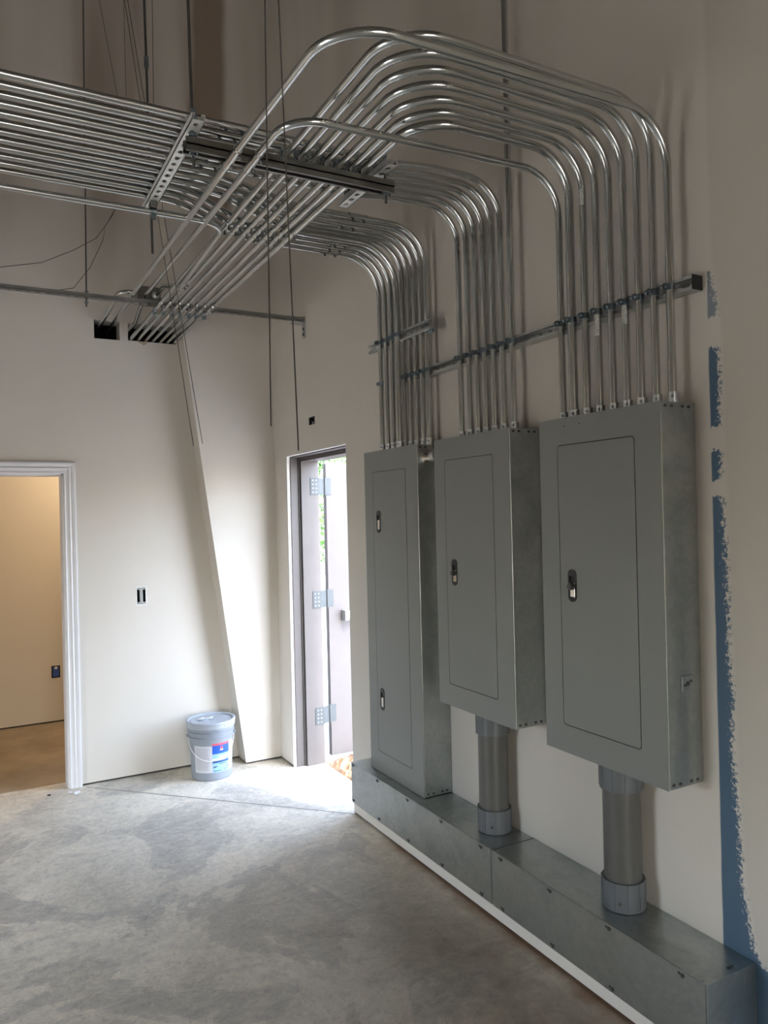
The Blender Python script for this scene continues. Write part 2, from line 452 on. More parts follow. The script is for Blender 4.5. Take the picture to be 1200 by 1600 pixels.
# ------------------------------------------------------------------ room shell
YB = 5.086; XL = -5.6; YF = -6.0; ZC = 5.6
DY0, DY1, DZ = 3.787, 4.695, 2.062          # outside door opening in the panel wall
HX0, HX1, HZ = -2.27, -1.335, 1.963         # hall doorway in the back wall
GAP = 0.012
H1 = (-1.133, -0.976, 2.828, 2.948)         # conduit holes in the back wall
H2 = (-0.925, -0.617, 2.832, 2.945)
OB = (-0.908, -0.850, 1.113, 1.221)         # box in back wall
SB = (4.212, 4.305, 2.222, 2.270)           # little hole above the door
def inr(u, v, r): return r[0] < u < r[1] and r[2] < v < r[3]

bm = bmesh.new()
slab_with_holes(bm, [YF, DY0, DY1, SB[0], SB[1], YB + 0.3], [GAP, DZ, SB[2], SB[3], ZC],
                lambda u, v: (DY0 < u < DY1 and v < DZ) or inr(u, v, SB), lambda u, v, d: (d, u, v), 0.0, 0.02)
box(bm, (0.02, YF, GAP), (0.2, DY0, ZC)); box(bm, (0.02, DY1, GAP), (0.2, YB + 0.3, ZC)); box(bm, (0.02, DY0, SB[3] + 0.02), (0.2, DY1, ZC)); box(bm, (0.1, DY0, DZ), (0.2, DY1, SB[3] + 0.02))
struct(link('wall_right', bm, M['wall_blue']))
bm = bmesh.new()
slab_with_holes(bm, [XL, HX0, HX1, H1[0], H1[1], H2[0], H2[1], OB[0], OB[1], 0.0], [GAP, OB[2], OB[3], HZ, H1[2], H1[3], H2[2], H2[3], ZC],
                lambda u, v: (HX0 < u < HX1 and v < HZ) or inr(u, v, H1) or inr(u, v, H2) or inr(u, v, OB), lambda u, v, d: (u, d, v), YB, YB + 0.13)
struct(link('wall_back', bm, M['wall']))
# furred-out column with a leaning side, in the corner
def xs(z): return -0.250 - 0.126 * z
bm = bmesh.new()
YC = 4.92
lo = [bm.verts.new(p) for p in ((xs(GAP), YC, GAP), (0, YC, GAP), (0, YB, GAP), (xs(GAP), YB, GAP))]
hi = [bm.verts.new(p) for p in ((xs(ZC), YC, ZC), (0, YC, ZC), (0, YB, ZC), (xs(ZC), YB, ZC))]
bm.faces.new(lo); bm.faces.new(hi)
for i in range(4): bm.faces.new((lo[i], lo[(i + 1) % 4], hi[(i + 1) % 4], hi[i]))
struct(link('wall_column', bm, M['wall']))
# recessed bottom plates: the dark line under the drywall
bm = bmesh.new()
box(bm, (HX1, YB + 0.012, 0), (0.0, YB + 0.11, GAP)); box(bm, (XL, YB + 0.012, 0), (HX0, YB + 0.11, GAP))
box(bm, (0.012, YF, 0), (0.19, DY0 - 0.02, GAP)); box(bm, (0.012, DY1 + 0.02, 0), (0.19, YB, GAP)); box(bm, (xs(0) + 0.012, YC + 0.012, 0), (0, YB, GAP))
struct(link('trim_1', bm, M['plate']))
# left wall with an added, unseen opening sized for fill daylight, front wall, ceiling
bm = bmesh.new()
slab_with_holes(bm, [YF, 1.7, 3.1, YB], [0, 2.1, ZC], lambda u, v: 1.7 < u < 3.1 and v < 2.1, lambda u, v, d: (d, u, v), XL, XL - 0.2)
struct(link('wall_left', bm, simple('raw_wall_insulation', (0.42, 0.39, 0.35), 0.8)))
bm = bmesh.new(); slab_with_holes(bm, [XL - 0.2, -3.4, -1.0, 0.2], [0, 0.05, 2.15, ZC], lambda u, v: -3.4 < u < -1.0 and 0.05 < v < 2.15, lambda u, v, d: (u, d, v), YF, YF - 0.2); struct(link('wall_front', bm, simple('raw_wall_board', (0.42, 0.39, 0.35), 0.8)))
bm = bmesh.new(); box(bm, (XL - 0.2, YF - 0.2, ZC), (0.2, 7.2, ZC + 0.15)); struct(link('ceiling', bm, simple('dark_roof_deck', (0.15, 0.145, 0.135), 0.8)))
# floor with a sawn control joint
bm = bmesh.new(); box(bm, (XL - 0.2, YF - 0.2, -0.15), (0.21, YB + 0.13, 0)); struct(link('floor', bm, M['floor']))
bm = bmesh.new()
j0 = Vector((-1.24, 5.05, 0.0008)); j1 = Vector((0.15, 3.62, 0.0008)); jd = (j1 - j0).normalized(); jn = Vector((-jd.y, jd.x, 0)) * 0.0032
bm.faces.new([bm.verts.new(p) for p in (j0 + jn, j1 + jn, j1 - jn, j0 - jn)])
struct(link('floor_joint', bm, simple('dark_joint_line', (0.22, 0.20, 0.18), 0.9)))  # control joint drawn as a thin dark strip
# hall behind the doorway
bm = bmesh.new(); box(bm, (-3.6, YB + 0.13, -0.15), (-0.2, 6.9, 0)); struct(link('floor_hall', bm, M['hall_floor']))
bm = bmesh.new(); box(bm, (-3.6, 6.822, 0.012), (-0.2, 6.95, 2.62)); box(bm, (-3.6, 6.84, 0.0), (-0.2, 6.95, 0.012), mi=1)
struct(link('wall_hall', bm, mats=[M['hall'], M['plate']]))
bm = bmesh.new(); box(bm, (-3.7, YB + 0.13, 0), (-3.6, 6.9, 2.62)); struct(link('wall_hall_left', bm, M['hall']))
bm = bmesh.new(); box(bm, (-0.3, YB + 0.13, 0), (-0.2, 6.9, 2.62)); struct(link('wall_hall_right', bm, M['hall']))
bm = bmesh.new(); box(bm, (-3.7, YB + 0.13, 2.62), (-0.2, 6.95, 2.7)); struct(link('ceiling_hall', bm, M['hall']))
# dark space above the hall that the conduits run into
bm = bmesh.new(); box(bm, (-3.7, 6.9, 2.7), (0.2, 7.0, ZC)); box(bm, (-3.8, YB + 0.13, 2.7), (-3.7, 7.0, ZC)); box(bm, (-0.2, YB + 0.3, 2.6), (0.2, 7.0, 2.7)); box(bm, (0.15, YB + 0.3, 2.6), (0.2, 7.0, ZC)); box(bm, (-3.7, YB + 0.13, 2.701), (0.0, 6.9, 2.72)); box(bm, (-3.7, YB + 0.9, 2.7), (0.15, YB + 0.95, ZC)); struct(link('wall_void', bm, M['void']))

# hall door casing, moulded, mitred
def casing():
    bm = bmesh.new()
    prof = [(0.0, 0.0), (0.0, 0.011), (0.006, 0.014), (0.012, 0.010), (0.022, 0.012), (0.034, 0.018), (0.042, 0.013), (0.050, 0.017), (0.062, 0.020), (0.071, 0.018), (0.071, 0.0)]
    path = [(HX1, 0.0, 1, 0), (HX1, HZ, 1, 1), (HX0, HZ, -1, 1), (HX0, 0.0, -1, 0)]
    rings = [[bm.verts.new((x + sx * u, YB - t, z + sz * u)) for u, t in prof] for x, z, sx, sz in path]
    for a, b in zip(rings, rings[1:]):
        for k in range(len(prof)):
            bm.faces.new((a[k], a[(k + 1) % len(prof)], b[(k + 1) % len(prof)], b[k]))
    bm.faces.new(rings[0]); bm.faces.new(rings[-1])
    # jamb lining
    box(bm, (HX1 - 0.012, YB, 0), (HX1 + 0.003, YB + 0.14, HZ)); box(bm, (HX0 - 0.003, YB, 0), (HX0 + 0.012, YB + 0.14, HZ)); box(bm, (HX0, YB, HZ - 0.012), (HX1, YB + 0.14, HZ + 0.003))
    return link('trim_2', bm, M['casing'])
struct(casing(), 'white moulded casing around the hall doorway', 'door casing')

# outside door: steel frame, leaf swung open outside, three hinges, push bar
dr = bpy.data.objects.new('door_1', None); COL.objects.link(dr); dr.location = (0.1, DY1, 0)
struct(dr, 'taupe steel outside door standing open in the panel wall', 'door')
def door_frame():
    bm = bmesh.new()
    def run(x0, x1, t):
        box(bm, (x0, DY1 - t, 0), (x1, DY1, DZ)); box(bm, (x0, DY0, 0), (x1, DY0 + t, DZ)); box(bm, (x0, DY0 + t, DZ - t), (x1, DY1 - t, DZ))
    run(0.022, 0.075, 0.012); run(0.086, 0.212, 0.037); run(0.075, 0.086, 0.006)
    return link('frame', bm, M['taupe'], dr)
door_frame()
bm = bmesh.new(); 
for (a, b) in (((0.074, DY1 - 0.020, 0), (0.0865, DY1 - 0.0055, DZ)), ((0.074, DY0 + 0.0055, 0), (0.0865, DY0 + 0.02, DZ)), ((0.074, DY0 + 0.02, DZ - 0.02), (0.0865, DY1 - 0.02, DZ - 0.0055))): box(bm, a, b)
link('gasket', bm, M['taupe_dark'], dr)
bm = bmesh.new(); box(bm, (0.278, DY1 - 0.005, 0.03), (1.17, DY1 + 0.042, DZ - 0.045), 0.002); box(bm, (0.276, DY1 + 0.004, 0.03), (0.2785, DY1 + 0.036, DZ - 0.045), mi=1)
lf = link('leaf', bm, None, dr, mats=[M['leaf_paint'], M['taupe_dark']])
for z in (1.86, 1.10, 0.32):
    bm = bmesh.new()
    box(bm, (0.150, DY1 - 0.0405, z - 0.057), (0.216, DY1 - 0.037, z + 0.057)); box(bm, (0.25, DY1 - 0.009, z - 0.057), (0.315, DY1 - 0.005, z + 0.057))
    obox(bm, (0.238, DY1 - 0.022, z), (0.068, 0.03, 0), (-0.03, 0.068, 0), (0, 0, 1), 0.062, 0.003, 0.114)
    cyl(bm, (0.2675, DY1 - 0.014, z - 0.06), (0.2675, DY1 - 0.014, z + 0.06), 0.007, 10)
    h = link('hinge', bm, M['hinge'], dr)
    h['label'] = 'bare galvanized hinge'
    bm = bmesh.new()
    for dz in (-0.04, -0.013, 0.013, 0.04):
        for x in (0.168, 0.192): cyl(bm, (x, DY1 - 0.0405, z + dz), (x, DY1 - 0.0415, z + dz), 0.004, 8)
    link('hinge_screws', bm, M['fitting'], h)
bm = bmesh.new(); box(bm, (0.40, DY1 - 0.065, 0.955), (1.12, DY1 - 0.005, 1.005), 0.004)
pb = link('push_bar', bm, M['white'], dr); pb['label'] = 'white push bar'
bm = bmesh.new(); box(bm, (0.372, DY1 - 0.07, 0.945), (0.402, DY1 - 0.005, 1.015), 0.004); link('push_bar_end', bm, M['steelbox'], pb)
# white corner bead returns of the opening
bm = bmesh.new()
box(bm, (0.0005, DY1 - 0.004, 0.0), (0.022, DY1 + 0.001, DZ + 0.0)); box(bm, (0.0005, DY0 - 0.001, 0.0), (0.022, DY0 + 0.004, DZ)); box(bm, (0.0005, DY0, DZ - 0.004), (0.022, DY1, DZ + 0.001))
struct(link('trim_3', bm, M['mud']))

# ------------------------------------------------------------------ small boxes in the walls
t = thing('electrical_box', 'two-slot steel wall box in the back wall above the bucket', 'electrical box', (-0.879, YB + 0.02, 1.113))
bm = bmesh.new(); x0, x1, z0, z1 = OB
box(bm, (x0 + .001, YB + 0.045, z0 + .001), (x1 - .001, YB + 0.05, z1 - .001)); box(bm, (x0 + .001, YB + 0.004, z0 + .001), (x0 + .003, YB + 0.05, z1 - .001)); box(bm, (x1 - .003, YB + 0.004, z0 + .001), (x1 - .001, YB + 0.05, z1 - .001)); box(bm, (x0 + .001, YB + 0.004, z0 + .001), (x1 - .001, YB + 0.05, z0 + .003)); box(bm, (x0 + .001, YB + 0.004, z1 - .003), (x1 - .001, YB + 0.05, z1 - .001))
link('box_body', bm, M['void'], t)
bm = bmesh.new(); box(bm, (-0.889, YB - 0.002, z0 + 0.004), (-0.869, YB + 0.012, z1 - 0.004), 0.003); box(bm, (x0 + .004, YB - 0.001, z0 + .002), (x1 - .004, YB + 0.006, z0 + .014), 0.002); box(bm, (x0 + .004, YB - 0.001, z1 - .014), (x1 - .004, YB + 0.006, z1 - .002), 0.002)
link('mounting_strap', bm, M['steelbox'], t)
bm = bmesh.new()
rnd = random.Random(3)
for (a, b) in (((x0 - .006, z0 - .008), (x1 + .007, z0 + .001)), ((x0 - .006, z1 - .001), (x1 + .006, z1 + .006)), ((x0 - .006, z0), (x0 + .002, z1)), ((x1 - .002, z0), (x1 + .007, z1))):
    box(bm, (a[0], YB - 0.0018, a[1]), (b[0], YB + 0.003, b[1]), 0.0012)
link('plaster_edge', bm, M['mud'], t)
t = thing('electrical_box', 'blue plastic outlet box low on the hall wall', 'electrical box', (-1.255, 6.815, 0.371))
bm = bmesh.new(); box(bm, (-1.278, 6.812, 0.378), (-1.232, 6.8225, 0.458), 0.002); link('box_body', bm, M['bluebox'], t)
bm = bmesh.new()
for a, b in (((-1.288, 0.368), (-1.278, 0.468)), ((-1.232, 0.368), (-1.222, 0.468)), ((-1.278, 0.458), (-1.232, 0.468)), ((-1.278, 0.368), (-1.232, 0.378))): box(bm, (a[0], 6.8185, a[1]), (b[0], 6.8225, b[1]), 0.001)
link('cutout_edge', bm, M['void'], t)
bm = bmesh.new(); box(bm, (-1.266, 6.806, 0.44), (-1.244, 6.814, 0.462), 0.003); link('wire_end', bm, M['paper'], t)
t = thing('electrical_box', 'small black wall opening above the outside door', 'electrical box', (0.02, 4.258, 2.222))
bm = bmesh.new(); box(bm, (0.03, SB[0], SB[2]), (0.035, SB[1], SB[3])); box(bm, (0.003, SB[0], SB[2]), (0.035, SB[0] + .002, SB[3])); box(bm, (0.003, SB[1] - .002, SB[2]), (0.035, SB[1], SB[3])); box(bm, (0.003, SB[0], SB[2]), (0.035, SB[1], SB[2] + .002)); box(bm, (0.003, SB[0], SB[3] - .002), (0.035, SB[1], SB[3]))
link('box_body', bm, M['void'], t)
bm = bmesh.new(); box(bm, (-0.001, 4.244, 2.224), (0.028, 4.254, 2.240), 0.001); link('box_tab', bm, M['steelbox'], t)
bm = bmesh.new(); lathe(bm, [(0, 0.0), (0.006, 0.0), (0.006, 0.004), (0, 0.004)], (0, 0, 0), 10)
# torn drywall under the right hand conduit hole
bm = bmesh.new()
pts = [(-0.865, 2.832), (-0.85, 2.818), (-0.842, 2.822), (-0.83, 2.808), (-0.815, 2.815), (-0.80, 2.826), (-0.79, 2.833)]
vs = [bm.verts.new((x, YB - 0.004 - 0.004 * (i % 2), z)) for i, (x, z) in enumerate(pts)]
bm.faces.new(vs); ex = bmesh.ops.extrude_face_region(bm, geom=bm.faces[:])
for g in ex['geom']:
    if isinstance(g, bmesh.types.BMVert): g.co.y = YB + 0.001
tag(link('torn_drywall', bm, simple('torn_paper', (0.46, 0.38, 0.30), 0.9, 0, 0.3, 60)), 'torn brown drywall edge under the wide conduit hole', 'torn drywall')
# loose drywall crumbs on the floor by the casing
CR = [(-1.31, 4.965, 0.024, 'white'), (-1.345, 5.0, 0.014, 'white'), (-1.46, 5.02, 0.012, 'plate')]
LB = ['largest white drywall crumb on the floor by the casing', 'small white drywall crumb right at the casing foot', 'dark crumb on the hall threshold']
for (x, y, s, mk), lb in zip(CR, LB):
    bm = bmesh.new(); bmesh.ops.create_icosphere(bm, subdivisions=2, radius=s)
    for v in bm.verts: v.co *= 0.7 + 0.5 * random.random(); v.co.z *= 0.3
    zmin = min(v.co.z for v in bm.verts)
    for v in bm.verts: v.co += Vector((x, y, -zmin - 0.0005))
    tag(link('crumb', bm, M[mk]), lb, 'crumb', 'crumbs on the floor by the hall doorway')

# ------------------------------------------------------------------ struts
def channel(name, p0, p1, open_dir, h, mat, parent, slots=True, w=0.0413, end_cap=False):
    """slotted U channel: base sits on line p0-p1, opening towards open_dir, depth h"""
    p0 = Vector(p0); p1 = Vector(p1); L = (p1 - p0).length
    X = (p1 - p0).normalized(); Z = Vector(open_dir).normalized(); Y = Z.cross(X)
    def T(x, y, z): return p0 + X * x + Y * y + Z * z
    bm = bmesh.new(); th = 0.0025
    us = [0.0, L]; cells = []
    if slots:
        s = 0.018
        while s + 0.028 < L - 0.004:
            cells.append((s, s + 0.024)); us += [s, s + 0.024, s + 0.004, s + 0.020]; s += 0.0475
    def hole(u, v):
        for a, b in cells:
            if a < u < b and abs(v) < (0.0082 if a + 0.0039 < u < b - 0.0039 else 0.005): return True
        return False
    slab_with_holes(bm, us, [-w / 2, -0.0082, -0.005, 0.005, 0.0082, w / 2], hole, lambda u, v, d: T(u, v, d), 0.0, th)
    for s in (-1, 1):
        prof = [(s * w / 2, th), (s * w / 2, h), (s * (w / 2 - 0.009), h), (s * (w / 2 - 0.009), h - 0.007), (s * (w / 2 - 0.0115), h - 0.007), (s * (w / 2 - 0.0115), h - 0.0), (s * (w / 2 - 0.0115), h), (s * (w / 2 - 0.009), h - 0.0025), (s * (w / 2 - th), h - th), (s * (w / 2 - th), th)]
        prof = [(s * w / 2, 0.0), (s * w / 2, h), (s * (w / 2 - 0.0095), h), (s * (w / 2 - 0.0095), h - 0.008), (s * (w / 2 - 0.0075), h - 0.008), (s * (w / 2 - 0.0075), h - th), (s * (w / 2 - th), h - th), (s * (w / 2 - th), 0.0)]
        a = [bm.verts.new(T(0, y, z)) for y, z in prof]; b = [bm.verts.new(T(L, y, z)) for y, z in prof]
        for k in range(len(prof)): bm.faces.new((a[k], a[(k + 1) % len(prof)], b[(k + 1) % len(prof)], b[k]))
        bm.faces.new(a); bm.faces.new(b)
    return link(name, bm, mat, parent)

XW = -0.0548
t = thing('strut_channel', 'long slotted strut running along the wall above all three panels', 'strut', (0, 2.25, 2.277))
channel('channel', (-0.0005, 1.440, 2.298), (-0.0005, 3.10, 2.298), (-1, 0, 0), 0.0413, M['strut'], t)
bm = bmesh.new(); box(bm, (-0.0425, 1.437, 2.277), (-0.0005, 1.4405, 2.319), 0.001); link('end_cap', bm, M['black'], t)
for y in (2.08, 2.70, 2.13):
    bm = bmesh.new(); cyl(bm, (-0.0032, y, 2.298), (-0.0085, y, 2.298), 0.0125, 14); cyl(bm, (-0.0085, y, 2.298), (-0.014, y, 2.298), 0.0075, 6); link('anchor_bolt', bm, M['fitting'], t)
t = thing('strut_channel', 'short slotted strut crossing the conduits above the left panel', 'strut', (-0.075, 3.04, 2.465))
channel('channel', (-0.0672, 2.757, 2.484), (-0.0672, 3.325, 2.484), (-1, 0, 0), 0.0206, M['strut'], t)
for y in (2.80,):
    bm = bmesh.new(); cyl(bm, (-0.0697, y, 2.484), (-0.080, y, 2.484), 0.010, 12); cyl(bm, (-0.07, y - 0.05, 2.455), (-0.07, y - 0.02, 2.455), 0.009, 10); link('anchor_bolt', bm, M['strap'], t)
BY = 4.34
t = thing('strut_channel', 'thin strut spanning the back wall just below the two conduit holes', 'strut', (-1.5, BY, 2.856))
t['label'] = 'long thin strut hung across the back of the room, bracketed to the wall'
channel('channel', (-0.006, BY, 2.8735), (-5.58, BY, 2.8735), (0, 0, 1), 0.0206, M['strut_mid'], t)
bm = bmesh.new(); box(bm, (-0.006, BY - 0.02, 2.77), (-0.0005, BY + 0.02, 2.90), 0.001); box(bm, (-0.09, BY - 0.02, 2.852), (-0.0005, BY + 0.02, 2.857), 0.001)
br = link('bracket', bm, M['strut'], t)
for z in (2.79, 2.825):
    bm = bmesh.new(); cyl(bm, (-0.006, BY, z), (-0.012, BY, z), 0.008, 6); link('bolt', bm, M['screw'], br)
t = thing('trapeze_strut', 'bright slotted strut under the flat bank of conduits, left end of the dark double strut', 'strut', (-1.215, 2.6, 2.832))
channel('channel', (-1.215, 2.235, 2.8574), (-1.215, 2.985, 2.8574), (0, 0, 1), 0.0206, M['strut_bright'], t)
t = thing('trapeze_strut', 'short slotted strut under the conduits at the right end of the dark double strut', 'strut', (-0.567, 2.4, 2.832))
channel('channel', (-0.550, 2.235, 2.8574), (-0.550, 2.625, 2.8574), (0, 0, 1), 0.0206, M['strut_bright'], t)
t = thing('double_strut', 'dark double strut slung below the flat conduits, sloping conduits resting on it', 'strut', (-0.9, 2.318, 2.795))
channel('channel', (-1.237, 2.318, 2.8163), (-0.505, 2.318, 2.8163), (0, 0, 1), 0.0200, M['strut_dark'], t, w=0.0413)
channel('channel', (-1.237, 2.318, 2.8152), (-0.505, 2.318, 2.8152), (0, 0, -1), 0.0202, M['strut_dark'], t, w=0.0405)

# ------------------------------------------------------------------ rods and wires
def rod(name, label, p, q, r, group=None, nuts=(), coupler=None, mat='rod'):
    t = thing(name, label, 'rod', q, group)
    bm = bmesh.new(); cyl(bm, p, q, r, 10); link('shaft', bm, M[mat], t, smooth=0.7)
    p = Vector(p); q = Vector(q)
    for z in nuts:
        c = q + (p - q) * ((z - q.z) / (p.z - q.z))
        bm = bmesh.new(); cyl(bm, c - Vector((0, 0, .004)), c + Vector((0, 0, .004)), r * 2.2, 6); cyl(bm, c + Vector((0, 0, .004)), c + Vector((0, 0, .006)), r * 2.9, 14); link('nut', bm, M['strap'], t)
    if coupler:
        c = q + (p - q) * ((coupler - q.z) / (p.z - q.z))
        bm = bmesh.new(); cyl(bm, c - Vector((0, 0, .022)), c + Vector((0, 0, .022)), r * 2.0, 6); link('coupling_nut', bm, M['strap'], t)
    return t
rod('threaded_rod', 'threaded rod through the left end of the dark double strut up to the ceiling', (-1.243, 2.318, ZC), (-1.210, 2.318, 2.748), 0.0048, None, (2.790, 2.842, 2.852))
rod('threaded_rod', 'threaded rod hanging below the far end of the bright slotted strut', (-1.232, 2.968, ZC), (-1.204, 2.968, 2.69), 0.0048, None, (2.852,), 3.427)
rod('threaded_rod', 'short threaded stud through the right end of the dark double strut', (-0.535, 2.31, 2.922), (-0.535, 2.31, 2.757), 0.0048, None, (2.790, 2.828))
rod('threaded_rod', 'thin rod holding up the long back strut, left of the conduit hole', (-1.240, BY, ZC), (-1.271, BY, 2.825), 0.0042, None, (2.846, 2.904))

def wire(label, pts, r=0.0016):
    t = thing('hanger_wire', label, 'wire', pts[-1])
    bm = bmesh.new(); tube(bm, pts, r, 6); link('strand', bm, M['wire'], t, smooth=True)
    return t
def ext(a, b, z):    # extend line a->b up to height z
    a = Vector(a); b = Vector(b); return a + (b - a) * ((z - a.z) / (b.z - a.z))
def pix(x, y, yy):
    d = Vector((x - 600, y - 800, 1177.3)); w = Vector([sum(Rm[k][i] * d[k] for k in range(3)) for i in range(3)])
    return CAM + w * ((yy - CAM.y) / w.y)
a, b = Vector((-1.350, 1.30, 2.609)), Vector((-1.375, 1.30, 1.826))
HW = [((410, 668), (416, 0), 1.30, 'nearest hanging wire, left of the pair in front of the conduits'), ((451, 705), (419, 0), 1.30, 'hanging wire slanting right in front of the conduits, ends above the door'),
      ((302, 697), (245, 311), 3.45, 'thin wire ending left of the leaning column edge'), ((316, 694), (267, 312), 3.45, 'thin wire ending on the leaning column edge'),
      ]
# positions below are the wires' own coordinates in the room
WIRES = [((-1.3525, 1.30, 1.829), (-1.3175, 1.30, 5.6)), ((-1.300, 1.30, 1.786), (-1.385, 1.30, 5.6)),
         ((-0.938, 3.45, 1.997), (-1.415, 3.45, 5.6)), ((-0.896, 3.45, 2.007), (-1.425, 3.45, 5.6))]
for (p, q), h in zip(WIRES, HW):
    wire(h[3], [q, p], 0.0013 if p[1] < 2 else 0.0016)
wire('slack wire slanting behind the conduit bank, leftmost at the top', [(-1.43, 4.3, 5.6), (-1.175, 4.3, 4.494), (-1.084, 4.3, 3.941), (-1.06, 4.3, 3.80)], 0.0015)
wire('straight thin wire hanging behind the conduit bank, between two rods', [(-1.05, 4.3, 5.6), (-1.045, 4.3, 3.75)], 0.0015)
wire('thin wire hanging just right of the coupled rod behind the conduit bank', [(-1.03, 3.6, 5.6), (-1.052, 3.6, 3.45)], 0.0015)
wire('loose tie wire drooping over the back strut', [(-1.085, 4.40, 3.45), (-1.12, 4.40, 3.36), (-1.19, 4.40, 3.25), (-1.155, 4.40, 3.30), (-1.17, 4.40, 3.22), (-1.24, 4.40, 3.06), (-1.33, 4.38, 2.93), (-1.40, 4.36, 2.905), (-1.5, 4.36, 2.90)], 0.0018)
wire('loose tie wire drooping out of the left edge', [(-1.09, 4.42, 3.43), (-1.14, 4.42, 3.33), (-1.20, 4.42, 3.235), (-1.32, 4.42, 3.15), (-1.48, 4.42, 3.06), (-1.75, 4.42, 2.99), (-2.4, 4.40, 2.93), (-2.6, 4.36, 2.90)], 0.0018)

# ------------------------------------------------------------------ conduits
def strap_on(parent, p, d, out, r):
    """two-piece strut strap round the conduit: band, two ears pointing out, cross bolt"""
    p = Vector(p); d = Vector(d).normalized(); out = Vector(out).normalized(); lat = d.cross(out)
    bm = bmesh.new(); ring(bm, p, d, r + 0.0003, r + 0.0020, 0.020, 16)
    for s in (-1, 1): obox(bm, p + out * (r + 0.0075) + lat * (0.0035 * s), out, d, lat, 0.016, 0.018, 0.002)
    s = link('strap', bm, M['strap'], parent)
    bm = bmesh.new(); c = p + out * (r + 0.0095)
    cyl(bm, c - lat * 0.011, c + lat * 0.013, 0.003, 8); cyl(bm, c - lat * 0.011, c - lat * 0.005, 0.0075, 10); cyl(bm, c + lat * 0.005, c + lat * 0.009, 0.0065, 6)
    link('bolt', bm, M['strap'], s)

def coupling_on(parent, p, d, r, out=(0, 0, -1), ln=0.10):
    p = Vector(p); d = Vector(d).normalized(); out = Vector(out)
    out = (out - d * out.dot(d)).normalized()
    bm = bmesh.new(); cyl(bm, p - d * ln / 2, p + d * ln / 2, r + 0.0020, 16)
    ring(bm, p - d * (ln / 2 - .002), d, r, r + 0.0030, 0.003, 16); ring(bm, p + d * (ln / 2 - .002), d, r, r + 0.0030, 0.003, 16)
    c = link('coupling', bm, M['conduit'], parent, smooth=0.6)
    for s in (-1, 1):
        q = p + d * s * ln * 0.30 + out * (r + 0.002)
        bm = bmesh.new(); cyl(bm, q, q + out * 0.010, 0.0048, 8); cyl(bm, q + out * 0.006, q + out * 0.0105, 0.0062, 8); link('set_screw', bm, M['screw'], c)

def connector_on(parent, p, r, out=(-1, 0, 0)):
    p = Vector(p); out = Vector(out).normalized()
    bm = bmesh.new(); cyl(bm, p, p + Vector((0, 0, 0.032)), r + 0.003, 16); cyl(bm, p, p + Vector((0, 0, 0.005)), r + 0.0062, 16); ring(bm, p + Vector((0, 0, .030)), (0, 0, 1), r, r + 0.0038, 0.004, 16)
    c = link('connector', bm, M['fitting'], parent, smooth=0.6)
    q = p + Vector((0, 0, 0.019)) + out * (r + .002); bm = bmesh.new(); cyl(bm, q, q + out * 0.008, 0.0045, 8); link('set_screw', bm, M['strap'], c)

def conduit(label, pts, R, r=0.0117, group=None):
    t = thing('conduit', label, 'conduit', pts[0], group)
    bm = bmesh.new(); tube(bm, fillet(pts, R), r, 16)
    link('tube', bm, M['conduit'], t, smooth=0.8)
    return t
ORD = ['first', 'second', 'third', 'fourth', 'fifth', 'sixth', 'seventh', 'eighth', 'ninth']
ZP = 1.964
PO = Vector((-0.8, -0.6, 0)).normalized()
